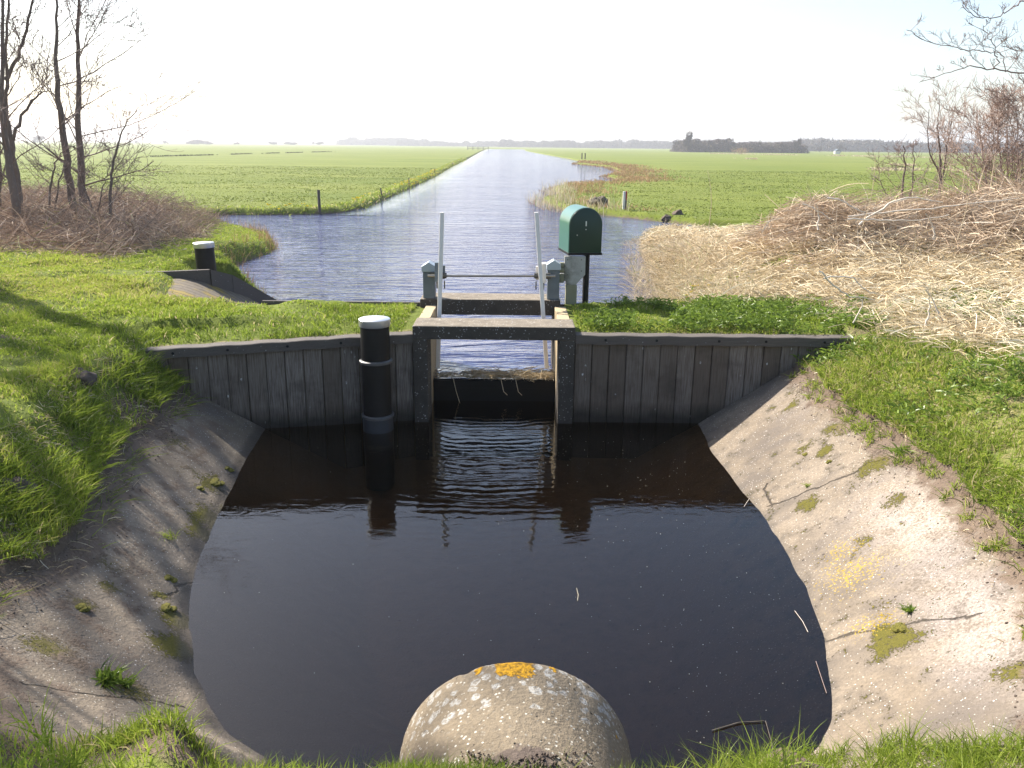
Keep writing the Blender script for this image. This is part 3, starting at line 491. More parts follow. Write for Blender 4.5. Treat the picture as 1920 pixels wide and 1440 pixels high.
# plank walls
def plank_wall(x0, x1, zt0, zt1, label):
    n = int(abs(x1-x0)/.166); W = empty('plank_wall', ((x0+x1)/2, 8, 0), label, 'retaining wall', 'plank walls on either side of the sluice')
    ang = 0 if x0 > -1 else math.atan2(.5, 2.4); S_ = Soup()
    me_b = BM(); tones = []
    b2 = bmesh.new(); lay = b2.verts.layers.float.new('tint')
    Lw = (x1-x0)/math.cos(ang); dw = Lw/n
    def place(u, y, z):      # along the wall, behind its face
        ca, sa = math.cos(ang), math.sin(ang); return (x0+u*ca-y*sa, (8.0 if x0 > -1 else 8.0-.5*(-1-x0)/2.4)+u*sa+y*ca, z)
    for k in range(n):
        u0, u1 = k*dw+.003, (k+1)*dw-.003; zt = zt0+(zt1-zt0)*(k+.5)/n-.01; tn = random.random(); yo = random.uniform(0, .008); tw = random.uniform(-.004, .004); zs = [-.7, .0, .3, .6, zt]
        cols = []
        for z in zs: cols.append([b2.verts.new(place(u, y, z)) for u, y in ((u0, yo+.006), (u0+.006, yo+tw), (u1-.006, yo-tw), (u1, yo+.006), (u1, .05), (u0, .05))])
        for ring in cols:
            for v in ring: v[lay] = tn
        for a, bb in zip(cols, cols[1:]):
            for i in range(6): b2.faces.new((a[i], a[(i+1) % 6], bb[(i+1) % 6], bb[i]))
        b2.faces.new(cols[-1])
    bmesh.ops.recalc_face_normals(b2, faces=b2.faces[:]); me = bpy.data.meshes.new('planking'); b2.to_mesh(me); b2.free(); link('planking', me, 'planks', W)
    # capping beam
    cb = bmesh.new(); rows = []; m_ = 24
    for k in range(m_+1):
        u = Lw*k/m_; zt = zt0+(zt1-zt0)*k/m_+.004*math.sin(k*1.7+x0); rows.append([cb.verts.new(place(u, y, z)) for y, z in ((-.045, zt-.092), (-.048, zt-.006), (-.040, zt), (.095, zt), (.10, zt-.006), (.10, zt-.092))])
    for a, bb in zip(rows, rows[1:]):
        for i in range(6): cb.faces.new((a[i], a[(i+1) % 6], bb[(i+1) % 6], bb[i]))
    cb.faces.new(rows[0]); cb.faces.new(rows[-1][::-1]); bmesh.ops.recalc_face_normals(cb, faces=cb.faces[:]); me = bpy.data.meshes.new('capping_beam'); cb.to_mesh(me); cb.free(); cap = link('capping_beam', me, 'cap', W)
    for k in range(5):
        u = Lw*(k+.5)/5+random.uniform(-.05, .05); zt = zt0+(zt1-zt0)*(k+.5)/5-.045; p = Vector(place(u, -.052, zt)); q = Vector(place(u, -.047, zt)); BM().rod(p, q, .013, 10).link('bolt', 'black', cap)
    return W
plank_wall(.622, 3.36, .918, .918, 'straight dark plank wall between the sluice and the sunlit concrete slope')
plank_wall(-3.42, -.99, .845, .915, 'dark plank wall behind the tall black pile, its cap tilting away from the sluice')

# dam edging board at the canal side
E_ = empty('edging_board', (-1.8, 9.45, .8), 'thin timber edging board along the canal side of the dam left of the sluice', 'edging'); part(BM().box(-2.9, -1.06, 9.43, 9.47, .2, .955, .006), 'board', 'cap', E_)
E2 = empty('edging_board', (1.5, 9.52, .8), 'thin timber edging board along the canal side of the dam beneath the green cabinet', 'edging'); part(BM().box(.545, 2.6, 9.52, 9.56, .1, .93, .006), 'board', 'cap', E2)

# piles
def pile(x, y, z0, zt, r, label, collars):
    Pp = empty('mooring_pile', (x, y, z0), label, 'pile', 'black piles with silver caps')
    part(BM().lathe([(r-.004, z0), (r-.004, zt-.05), (r-.006, zt-.048)], x, y, 44), 'shaft', 'pile', Pp, 40)
    part(BM().lathe([(r+.004, zt-.072), (r+.007, zt-.066), (r+.007, zt-.004), (r+.002, zt), (r*.5, zt+.006), (.01, zt+.008)], x, y, 44), 'cap', 'alu', Pp, 40)
    for zc, slv in collars:
        part(BM().lathe([(r, zc-.016), (r+.016, zc-.014), (r+.018, zc+.010), (r+.010, zc+.016), (r-.002, zc+.018)], x, y, 44), 'collar', 'zinc', Pp, 40)
        if slv: part(BM().lathe([(r+.003, z0), (r+.006, zc-.02), (r, zc-.017)], x, y, 44), 'sleeve', 'sleeve', Pp, 40)
    return Pp
pile(-1.315, 7.72, -.6, 1.115, .142, 'tall black pile with a silver cap standing in the pool against the plank wall', [(.70, False), (.15, True)])
pb = pile(-4.40, 11.86, .7, 1.335, .138, 'short black pile with a silver cap on the grassy bank above the canal', []); pb.rotation_euler = (0, R_(-1.5), 0)

# sloped apron with its edging, on the canal side
AP = empty('sloped_apron', (-3.7, 10.8, .5), 'mossy sloping apron of boards running down to the canal', 'apron')
v = [(-4.9, 9.48, .76), (-2.72, 9.48, .14), (-3.60, 12.55, .12), (-4.85, 11.16, .80)]
nn = 14; V, F = [], []
for i in range(nn+1):
    for j in range(nn+1):
        s_, t_ = i/nn, j/nn; a = Vector(v[0]).lerp(Vector(v[1]), t_); b_ = Vector(v[3]).lerp(Vector(v[2]), t_); p = a.lerp(b_, s_); p.z += .24*math.sin(math.pi*t_**.8)+.012*random.random(); V.append(p)
for i in range(nn):
    for j in range(nn): F.append((i*(nn+1)+j, i*(nn+1)+j+1, (i+1)*(nn+1)+j+1, (i+1)*(nn+1)+j))
ap = link('surface', np_mesh('surface', np.array([tuple(p) for p in V]), np.array(F)), 'apron', AP, True); sm = ap.modifiers.new('thick', 'SOLIDIFY'); sm.thickness = .06; sm.offset = 1
ED = empty('edge_board', (-4.1, 11.3, .9), 'dark sloping edge board running from the short pile down into the canal', 'edging')
bmx = BM(); pts = [Vector((-5.0, 11.22, 1.0)), Vector((-4.22, 11.46, 1.01)), Vector((-4.02, 11.72, .90)), Vector((-3.48, 12.80, .20))]
for a, b_ in zip(pts, pts[1:]):
    d = (b_-a); n_ = Vector((-d.y, d.x, 0)).normalized()*.035
    vs_ = [bmx.b.verts.new(q) for q in (a-n_, a+n_, b_+n_, b_-n_)]; vl_ = [bmx.b.verts.new(q.co-Vector((0, 0, .34))) for q in vs_]; bmx.b.faces.new(vs_); bmx.b.faces.new(vl_[::-1])
    for i in range(4): bmx.b.faces.new((vs_[i], vl_[i], vl_[(i+1) % 4], vs_[(i+1) % 4]))
bmesh.ops.recalc_face_normals(bmx.b, faces=bmx.b.faces[:]); part(bmx, 'board', 'cap', ED)

# ------------------------------------------------------------------ culvert pipe
PR, PE, PZ, PX = .535, 3.26, -.055, .035
prof = [(PR-.085, PE-.25), (PR-.085, PE-.02)] + [(PR-.06+.06*math.sin(a), PE-.06+.06*math.cos(a)) for a in np.linspace(-.4, math.pi/2, 9)] + [(PR, y) for y in np.linspace(PE-.12, 1.2, 46)]
prof = np.array(prof); k = 160; th = np.linspace(0, 2*np.pi, k, endpoint=False); n = len(prof)
A, Bq = np.meshgrid(th, np.arange(n)); rr = prof[Bq.astype(int), 0]; yy = prof[Bq.astype(int), 1]
rr = rr + .010*fbm(A*3, yy*4, 1.5, 3) + .006*fbm(A*10, yy*10, 1.5, 8) - .02*np.exp(-((A-2.02)/.05)**2-((yy-PE)/.05)**2)
X = PX+rr*np.cos(A); Z = PZ+rr*np.sin(A); idx = np.arange(n*k).reshape(n, k)
Q = np.stack([idx[:-1], np.roll(idx, -1, 1)[:-1], np.roll(idx, -1, 1)[1:], idx[1:]], -1).reshape(-1, 4)
ang = A-np.pi/2; dend = PE-yy
rim = np.clip(sst(.42, .10, dend)*sst(1.25, .7, np.abs(ang)) + .55*sst(.6, .2, dend)*sst(.25, .6, ang)*sst(1.4, 1., ang), 0, 1)
org = np.maximum.reduce([.85*np.exp(-((ang-.02)/.19)**4-((dend-.05)/.12)**4), .8*np.exp(-((ang-.33)/.05)**2-((dend-.06)/.03)**2), .75*np.exp(-((ang+.17)/.05)**2-((dend-.19)/.03)**2), .7*np.exp(-((ang+.3)/.06)**2-((dend-.05)/.04)**2), .72*np.exp(-((ang-.62)/.035)**2-((dend-.27)/.02)**2), .7*np.exp(-((ang+.95)/.04)**2-((dend-.25)/.03)**2), .6*np.exp(-((ang+.85)/.04)**2-((dend-.38)/.03)**2)])
dirt = sst(.45, .72, dend)*np.exp(-((ang+.02)/.34)**2)*1.1
pp = link('culvert_pipe', np_mesh('culvert_pipe', np.stack([X, yy, Z], -1).reshape(-1, 3), Q, {'rim': rim.ravel(), 'orange': org.ravel(), 'dirt': dirt.ravel()}), 'pipe', smooth=True)
tag(pp, 'round concrete culvert pipe with orange and white lichen jutting into the pool', 'pipe')

# ------------------------------------------------------------------ vegetation helpers
def scatter(n, x0, x1, y0, y1, accept=None, power=1.0):
    """random points, denser towards the standpoint, kept where accept(x,y) > random"""
    out = []; got = 0
    while got < n:
        m_ = n*3; x = rng.uniform(x0, x1, m_); y = rng.uniform(y0, y1, m_); d = np.hypot(x, y); p = (np.minimum(1, 3./d))**power
        if accept is not None: p = p*accept(x, y)
        kx = rng.random(m_) < p; out.append(np.stack([x[kx], y[kx]], -1)); got += kx.sum()
        if kx.sum() == 0: break
    P = np.concatenate(out)[:n]; return np.column_stack([P, ground_z(P[:, 0], P[:, 1])])
def in_view(x, y, m=1.25): return (np.abs(x) < .62*m*y+.8)
def land(x, y): return (sdist(x, y, CANAL) > .1)
def clump(x, y, f, seed, lo=.42, hi=.6): return sst(lo, hi, fbm(x, y, f, seed, 3)+.5)
def rimdist(x, y): return np.where(y < wall_y(x)+.05, sdist(x, y, POOL)-rim_d(x, y), 9.)
chan = lambda x, y: ~((x > -1.1) & (x < .66) & (y > 7.8) & (y < 9.9))

# dead stalks and root bits along the crumbling rim
def fr_ok(x, y): r_ = rimdist(x, y); return ((r_ > -.22) & (r_ < .45))*in_view(x, y)*sst(-.22, .1, r_)*clump(x, y, 3.0, 18, .34, .5)
S0 = Soup(); P = scatter(5200, -4.2, 4.5, 3.2, 7.8, fr_ok, .4); sf = lambda P: np.maximum(ground_z(P[:, 0], P[:, 1]), bowl(sdist(P[:, 0], P[:, 1], POOL), P[:, 0], P[:, 1])-.75*np.maximum(0, sdist(P[:, 0], P[:, 1], POOL)-rim_d(P[:, 0], P[:, 1])+.015)); P[:, 2] = sf(P)+.006
RIM_LITTER = (S0, P)
P = scatter(150, -4.2, 4.5, 3.2, 7.8, lambda x, y: ((rimdist(x, y) > -.12) & (rimdist(x, y) < .40))*in_view(x, y)*(x > 0), .3); Pt = np.repeat(P, 26, 0); Pt[:, :2] += rng.normal(0, .022, (len(Pt), 2)); Pt[:, 2] = sf(Pt); S1 = Soup(); S1.blades(Pt, rng.uniform(.03, .10, len(Pt)), .006, .9, 4, np.clip(rng.normal(.5, .25, len(Pt)), 0, 1)); tag(link('grass', S1.mesh('grass'), 'grass'), 'scattered small tufts on the bare earth rim right of the pool', 'grass', kind='stuff')
# grass on the banks, the dam and the near lip
def grass_ok(x, y):
    rdv = rimdist(x, y); ok = sst(-.02, .04+.24*(x > 0)*(vnoise(x, y, 3.1, 19)), rdv); ok *= land(x, y)*chan(x, y)*in_view(x, y); ok *= 1-.85*((y < 3.4) & (x < -.4) & (2.71-.869*y > np.minimum(.62, 9)) & (np.abs(x) < 2.6) & (y > 2.0))
    straw = np.maximum(sst(2.7, 3.5, x)*sst(8.6, 9.6, y-.2*(x-3)), sst(3.7, 4.8, x)*sst(6.4, 7.8, y)); ok *= 1-.93*straw*(1-.75*clump(x, y, .9, 15, .56, .66))
    ok *= 1-.88*sst(-5.3, -6.4, x+.25*(y-13.5))*sst(11.4, 12.6, y); ok *= 1-.9*((x < -2.3) & (x > -4.45) & (y > 9.55) & (y < 11.9)); ok *= 1-.75*sst(.16, .02, np.abs(y-wall_y(x)-.1))
    return ok*(.18+.82*clump(x, y, 1.7, 12, .34, .55))
S1 = Soup(); P = scatter(235000, -9, 6, 1.4, 12.6, grass_ok, .75); dist = np.hypot(P[:, 0], P[:, 1]); cl = fbm(P[:, 0], P[:, 1], 1.1, 31)+.5; cl2 = fbm(P[:, 0], P[:, 1], .5, 32)+.5
near_rim = sst(.45, .0, np.abs(rimdist(P[:, 0], P[:, 1])))*(P[:, 1] < 8)
hgt = (.028+.062*sst(.38, .72, cl))*rng.uniform(.5, 1.3, len(P))*(1+.45*near_rim*(P[:, 0] < 0))*np.where((P[:, 1] > 8), .8, 1)*np.where(P[:, 1] < 3., .6, 1)
tint = np.clip(.30+.9*(cl2-.35)+rng.normal(0, .17, len(P))+.10*(P[:, 0] < -2)+.06*(P[:, 1] > 8), 0, .95); tint = np.where(rng.random(len(P)) < .04, 1, tint)
pr = (P[:, 0] > 1.5) & (P[:, 1] < 8); tint = np.where(pr & (rng.random(len(P)) < .25), rng.uniform(.9, 1, len(P)), tint)
S1.blades(P, hgt, (.0022+.0009*dist)*rng.uniform(.6, 1.3, len(P)), .55, 4, tint)
tag(link('grass', S1.mesh('grass'), 'grass'), 'bright spring grass covering the banks round the pool', 'grass', kind='stuff')
# tall tufts on the near lip and the overhanging bank edges
def lip_ok(x, y): r_ = rimdist(x, y); return ((r_ > -.08) & (r_ < .34))*in_view(x, y)*clump(x, y, 3.2, 77, .44, .58)*(.25+.75*(np.minimum(np.abs(x+.1), 2) > .0))
P = scatter(9000, -5, 5, 3.3, 7.6, lip_ok, .6); S1 = Soup(); 
o = np.minimum(1, .5+.5*(P[:, 0] < 0)); hgt = (.05+.13*rng.random(len(P))**1.5)*o
az = np.where(P[:, 1] > 3.5, np.where(P[:, 0] < 0, rng.normal(-.2, 1.3, len(P)), rng.normal(3.4, 1.3, len(P))), rng.uniform(0, 6.28, len(P)))
S1.blades(P, hgt, .0035+.0008*P[:, 1], .8, 5, np.clip(rng.normal(.4, .22, len(P)), 0, .96), az, 1.7)
# lip tufts right below the eye
cs = []
def on_ground(px, py):
    z = .4
    for _ in range(25): p = on(px, py, z); xx, yy_ = np.array([p.x]), np.array([p.y]); z = .6*z+.4*float(np.maximum(ground_z(xx, yy_), bowl(sdist(xx, yy_, POOL), xx, yy_) if yy_[0] < 7.9 else -9)[0])
    return p.x, p.y
for a, b_, n_, y0, y1 in ((1500, 1940, 46, 1410, 1485), (1640, 1940, 16, 1392, 1430), (990, 1500, 46, 1442, 1500), (-30, 200, 16, 1440, 1495), (180, 460, 8, 1465, 1510), (640, 705, 6, 1436, 1470)):
    for _ in range(n_): cs.append(on_ground(rng.uniform(a, b_), rng.uniform(y0, y1)))
cs = np.array(cs); m_ = 46; C_ = np.repeat(cs, m_, 0)+rng.normal(0, .03, (len(cs)*m_, 2)); left_short = np.where(C_[:, 0] < -.3, .62, 1.); P = np.column_stack([C_, np.maximum(ground_z(C_[:, 0], C_[:, 1]), bowl(sdist(C_[:, 0], C_[:, 1], POOL), C_[:, 0], C_[:, 1]))-.01])
S1.blades(P, rng.uniform(.06, .17, len(P))*left_short*(.45+.75*np.repeat(rng.random(len(cs)), m_)), .0042, .6, 5, np.clip(rng.normal(.45, .2, len(P)), 0, .97))
tag(link('grass', S1.mesh('grass'), 'grass'), 'long grass tufts overhanging the rim of the concrete basin', 'grass', kind='stuff')
# broad-leaved herbs (nettle, cow parsley) on the right of the dam and the right bank
def herb_ok(x, y): return (rimdist(x, y) > .05)*land(x, y)*chan(x, y)*in_view(x, y)*np.maximum(((x > .7) & (y > 8.2) & (y < 9.6))*clump(x, y, 2.0, 51, .35, .5)*1., ((x > 2.5) & (y > 4) & (y < 8.3))*clump(x, y, 1.3, 52, .52, .64)*.35)
P = scatter(3000, .6, 5.5, 3, 9.7, herb_ok, .2); S1 = Soup(); m_ = 7; B_ = np.repeat(P, m_, 0); hz = np.repeat(rng.uniform(.03, .13, len(P)), m_)
B_[:, :2] += rng.normal(0, .025, (len(B_), 2)); B_[:, 2] += hz*rng.uniform(.3, 1, len(B_)); S1.blades(B_, rng.uniform(.022, .045, len(B_)), rng.uniform(.010, .019, len(B_)), 1.3, 3, np.clip(rng.normal(.5, .2, len(B_)), 0, 1), None, 1.2)
tag(link('ground_herbs', S1.mesh('ground_herbs'), 'herb'), 'low leafy herbs growing on the dam and the bank beside the straw', 'herbs', kind='stuff')
# pasture: tussocks in the nearer meadow, tapering away with distance
def pas_ok(x, y): return (sdist(x, y, CANAL) > .15)*in_view(x, y, 1.05)
P = scatter(70000, -60, 60, 27.5, 85, pas_ok, 1.3); cl = clump(P[:, 0], P[:, 1], .5, 61, .4, .62); S1 = Soup()
S1.blades(P, rng.uniform(.02, .05, len(P))*(.6+.8*cl), .010+.0006*P[:, 1], 1.2, 3, np.clip(.6+rng.normal(0, .18, len(P))-.12*cl, 0, 1)); tag(link('grass', S1.mesh('grass'), 'pasture'), 'short pasture grass of the meadows beyond the canal', 'grass', kind='stuff')

# straw and cut reed lying on the right bank
def lying(S_, P, ln, rad, mat_t, up_=.25, curve=.5, k=2, n=5, az=None, lift=.0):
    N = len(P); az = rng.uniform(0, 2*np.pi, N) if az is None else az; L_ = np.broadcast_to(ln, N); t = np.linspace(-.5, .5, n)[None]; c = rng.normal(0, curve, N); kink = np.where(rng.random(N) < .35, rng.normal(0, 1.0, N), 0)
    sl = rng.normal(0, up_, N); a2 = az[:, None]+c[:, None]*t+kink[:, None]*(t > rng.uniform(-.3, .3, N)[:, None]); x = P[:, 0, None]+np.cumsum(np.cos(a2), 1)*L_[:, None]/n; y = P[:, 1, None]+np.cumsum(np.sin(a2), 1)*L_[:, None]/n
    z = P[:, 2, None]+lift+ (t+.5)*L_[:, None]*sl[:, None] + L_[:, None]*np.abs(rng.normal(0, .06, N))[:, None]*np.sin((t+.5)*np.pi)
    x -= (x.mean(1)-P[:, 0])[:, None]; y -= (y.mean(1)-P[:, 1])[:, None]
    S_.tubes(np.stack([x, y, z], -1), np.broadcast_to(rad, N)[:, None]*np.linspace(1, .6, n)[None], k, mat_t)
S0, P = RIM_LITTER; lying(S0, P, rng.uniform(.03, .16, len(P)), rng.uniform(.0012, .003, len(P)), np.clip(rng.normal(.35, .28, len(P)), 0, 1), .25, .8, 2, 4); tag(link('dead_grass', S0.mesh('dead_grass'), 'straw'), 'dead stalks and roots strewn along the earthy rim of the basin', 'dead grass', kind='stuff')
def straw_ok(x, y): return land(x, y)*in_view(x, y, 1.15)*np.maximum(sst(2.0, 2.7, x)*sst(9.3, 9.9, y-.1*(x-3)), sst(3.3, 4.6, x+.3*(y-8))*sst(5.8, 7.4, y))*(.35+.65*clump(x, y, 1.0, 71, .36, .5))*(1-.7*clump(x, y, .9, 15, .56, .66))*(y < 23)
P = scatter(75000, 1.8, 15, 5.6, 23, straw_ok, .9); S1 = Soup(); cl = fbm(P[:, 0], P[:, 1], .8, 73)+.5
P[:, 2] += rng.uniform(0, .10, len(P))+.10*sst(.4, .7, cl)*rng.random(len(P)); d = np.hypot(P[:, 0], P[:, 1])
az = fbm(P[:, 0], P[:, 1], .6, 75)*9+rng.normal(0, 1.3, len(P)); tt = np.clip(.55+.9*(cl-.5)+.12*sst(11, 8, P[:, 1])+rng.normal(0, .22, len(P)), 0, 1)
lying(S1, P, rng.uniform(.10, .45, len(P)), (.0014+.00032*d)*rng.uniform(.6, 1.4, len(P)), tt, .20, .35, 2, 6, az); Pb = P[rng.random(len(P)) < .2]; lying(S1, Pb+np.array([[.05, .03, .03]]), rng.uniform(.04, .18, len(Pb)), rng.uniform(.003, .009, len(Pb)), np.clip(rng.normal(.6, .25, len(Pb)), 0, 1), .3, .6, 2, 4); tag(link('straw_litter', S1.mesh('straw_litter'), 'straw'), 'pale flattened straw and cut reed covering the bank right of the dam', 'straw', kind='stuff')
# standing reeds along the right edge of the canal
def reed_ok(x, y): dc = sdist(x, y, CANAL); return ((x > 1.5) & (y > 9.4) & (y < 24))*((dc > -.35) & (dc < 1.3))*sst(1.3, .3, dc)*(.4+.6*clump(x, y, 1.2, 81, .38, .5))
P = scatter(9500, 1.4, 8, 9.5, 24.5, reed_ok, .5); P[:, 2] = np.maximum(P[:, 2], ZU-.1); S1 = Soup(); hgt = rng.uniform(.12, .46, len(P))*(1-.45*sst(15, 20, P[:, 1]))*np.where(rng.random(len(P)) < .06, 1.8, 1)
S1.blades(P, hgt, (.0022+.00035*P[:, 1])*rng.uniform(.7, 1.5, len(P)), .75, 5, np.clip(rng.normal(.55, .22, len(P)), 0, 1)); tag(link('reeds', S1.mesh('reeds'), 'reed'), 'dry pale reeds standing along the canal edge beside the straw bank', 'reeds', kind='stuff')
# reed peninsula and rusty sedge on the far right bank
def pen_ok(x, y): dc = sdist(x, y, CANAL); return ((dc > -.6) & (x > 0) & (y > 31))*sst(4.5, .6, dc/np.clip(y/55, .45, 1.2))*(.4+.6*clump(x, y, .5, 83, .35, .5))
P = scatter(8000, 0, 22, 31, 130, pen_ok, .6); P[:, 2] = np.maximum(P[:, 2], ZU-.05); dcp = sdist(P[:, 0], P[:, 1], CANAL); S1 = Soup(); S2 = Soup()
edge = (dcp < .9) & (P[:, 1] < 50) & (rng.random(len(P)) < .8)
a = P[edge]; S1.blades(a, rng.uniform(.3, .75, len(a)), .018, .3, 4, np.clip(rng.normal(.6, .2, len(a)), 0, 1)); b_ = P[~edge]; S2.blades(b_, rng.uniform(.08, .30, len(b_)), .012+.0005*b_[:, 1], .7, 4, np.clip(rng.normal(.5, .25, len(b_)), 0, 1))
tag(link('reeds', S1.mesh('reeds'), 'reed'), 'pale reed fringe on the spit in the canal behind the green cabinet', 'reeds', kind='stuff'); tag(link('sedge', S2.mesh('sedge'), 'rust'), 'rust brown sedge along the far right bank of the canal', 'sedge', kind='stuff')
# weedy fringe along the left canal bank, on the point, and dark ditch line
def lb_ok(x, y): dc = sdist(x, y, CANAL); return ((x < -4) & (dc > .02) & (dc < .8) & (y > 28.5))*1.
P = scatter(6000, -16, -4, 28.4, 150, lb_ok, .7); S1 = Soup(); S1.blades(P, rng.uniform(.05, .15, len(P)), .014+.0006*P[:, 1], .8, 3, np.clip(rng.normal(.65, .25, len(P)), 0, 1)); tag(link('grass', S1.mesh('grass'), 'grass'), 'yellowish rough grass fringing the far left bank of the canal', 'grass', kind='stuff')
def pt_ok(x, y): dc = sdist(x, y, CANAL); return ((x < -3) & (x > -10) & (y > 12.6) & (y < 27))*((dc > -.12) & (dc < .5))*(.25+.75*clump(x, y, .9, 85, .42, .55))
P = scatter(1500, -10, -3, 12.6, 27, pt_ok, .3); S1 = Soup(); S1.blades(P, rng.uniform(.10, .38, len(P)), .008, .35, 4, np.clip(rng.normal(.45, .3, len(P)), 0, 1)); tag(link('sedge', S1.mesh('sedge'), 'rust'), 'thin brown sedge on the grassy point left of the canal', 'sedge', kind='stuff')
P = scatter(24000, -12, -3, 11.5, 26.5, lambda x, y: land(x, y)*(1-.85*sst(-5.3, -6.6, x+.25*(y-13.5))), .5); S1 = Soup(); S1.blades(P, rng.uniform(.03, .08, len(P)), .012, .8, 3, np.clip(rng.normal(.6, .2, len(P)), 0, 1)); tag(link('grass', S1.mesh('grass'), 'grass'), 'green grass on the point of land beside the short pile', 'grass', kind='stuff')
p0, p1 = on(240, 293, .6), on(640, 283, .6); t = rng.random(2600); P = np.column_stack([p0.x+(p1.x-p0.x)*t, p0.y+(p1.y-p0.y)*t+rng.normal(0, .6, 2600), np.full(2600, .42)]); P = P[rng.random(2600) < clump(P[:, 0], P[:, 1], .15, 97, .4, .55)]; S1 = Soup(); S1.blades(P, rng.uniform(.12, .36, len(P)), .09, .7, 3); tag(link('sedge', S1.mesh('sedge'), 'sedge'), 'dark rushes marking a ditch across the left meadow', 'sedge', kind='stuff')
S1 = Soup()
for (xa, ya, xb, yb, n_) in ((1380, 297, 1720, 311, 2200), (1560, 292, 1900, 298, 1700), (1640, 318, 1860, 320, 800), (1330, 288, 1700, 294, 1500)):
    p0, p1 = on(xa, ya, .6), on(xb, yb, .6); t = rng.random(n_); P = np.column_stack([p0.x+(p1.x-p0.x)*t, p0.y+(p1.y-p0.y)*t+rng.normal(0, 1.0, n_), np.full(n_, .55)]); P = P[rng.random(n_) < clump(P[:, 0], P[:, 1], .12, 91, .4, .55)]; S1.blades(P, rng.uniform(.2, .5, len(P)), .12, .6, 3, np.clip(rng.normal(.6, .2, len(P)), 0, .9))
tag(link('reeds', S1.mesh('reeds'), 'reed'), 'thin pale reed strips along ditches across the right meadow', 'reeds', kind='stuff')

# brambles under the trees on the left
def br_ok(x, y): return land(x, y)*sst(-5.4, -6.4, x+.25*(y-13.5))*sst(11.8, 12.8, y)*in_view(x, y, 1.4)*sst(25, 22, y)*(.3+.7*clump(x, y, 1.0, 88, .36, .5))
P = scatter(30000, -20, -5, 11.5, 25, br_ok, .5); top = .08+.40*sst(12.5, 17.5, P[:, 1])*sst(0, 1.6, -(P[:, 0]+.25*(P[:, 1]-13.5)+5.4)); P[:, 2] += rng.random(len(P))**.8*top; S1 = Soup()
lying(S1, P, rng.uniform(.15, .8, len(P)), rng.uniform(.0025, .0085, len(P)), np.clip(rng.normal(.45, .26, len(P)), 0, 1), .40, .8, 2, 6)
P2 = scatter(9000, -17, -5, 13, 25, br_ok, .4); S1.blades(P2, rng.uniform(.3, .85, len(P2))*(.4+.6*sst(12, 17, P2[:, 1])), .009, .8, 5, np.clip(rng.normal(.4, .2, len(P2)), 0, 1), None, 1.9); tag(link('bramble_thicket', S1.mesh('bramble_thicket'), 'bramble'), 'reddish brown bramble thicket under the bare trees on the left', 'brambles', kind='stuff')

# brush heap on the right bank
def heap_ok(x, y): return np.exp(-((y-13.3-.12*(x-5))/1.15)**2)*sst(3.6, 5.0, x)*in_view(x, y, 1.15)
P = scatter(20000, 3, 14, 10.5, 17, heap_ok, .2); P[:, 2] += rng.random(len(P))*.34*np.exp(-((P[:, 1]-13.2)/1.2)**2)*(.5+vnoise(P[:, 0], P[:, 1], 1.1, 46)); S1 = Soup()
az = np.where(rng.random(len(P)) < .5, rng.normal(.15, .6, len(P)), rng.uniform(0, 6.28, len(P))); lying(S1, P, rng.uniform(.25, 1.1, len(P)), rng.uniform(.003, .0075, len(P)), np.clip(rng.normal(.45, .24, len(P)), 0, 1), .20, .35, 2, 6, az)
Pu = P[(rng.random(len(P)) < .06)]; S1.blades(Pu, rng.uniform(.15, .55, len(Pu)), rng.uniform(.006, .014, len(Pu)), .7, 5, np.clip(rng.normal(.6, .25, len(Pu)), 0, 1))
tag(link('brush_heap', S1.mesh('brush_heap'), 'brush'), 'long heap of pinkish brown cut brushwood behind the straw bank', 'brushwood', kind='stuff')
def stick(pts, r, label):
    n_ = 14; t = np.linspace(0, 1, len(pts)); tt = np.linspace(0, 1, n_); P_ = np.array([tuple(p) for p in pts]); Pi = np.stack([np.interp(tt, t, P_[:, i]) for i in range(3)], -1)
    for _ in range(2): Pi[1:-1] = (Pi[:-2]+2*Pi[1:-1]+Pi[2:])/4
    Pi += rng.normal(0, .007, Pi.shape); S_ = Soup(); S_.tubes(Pi[None], (np.linspace(r, r*.45, n_))[None], 7, .5); o = link('branch', S_.mesh('branch'), 'stick', None, True); return tag(o, label, 'branch', 'pale branches on the brush heap')
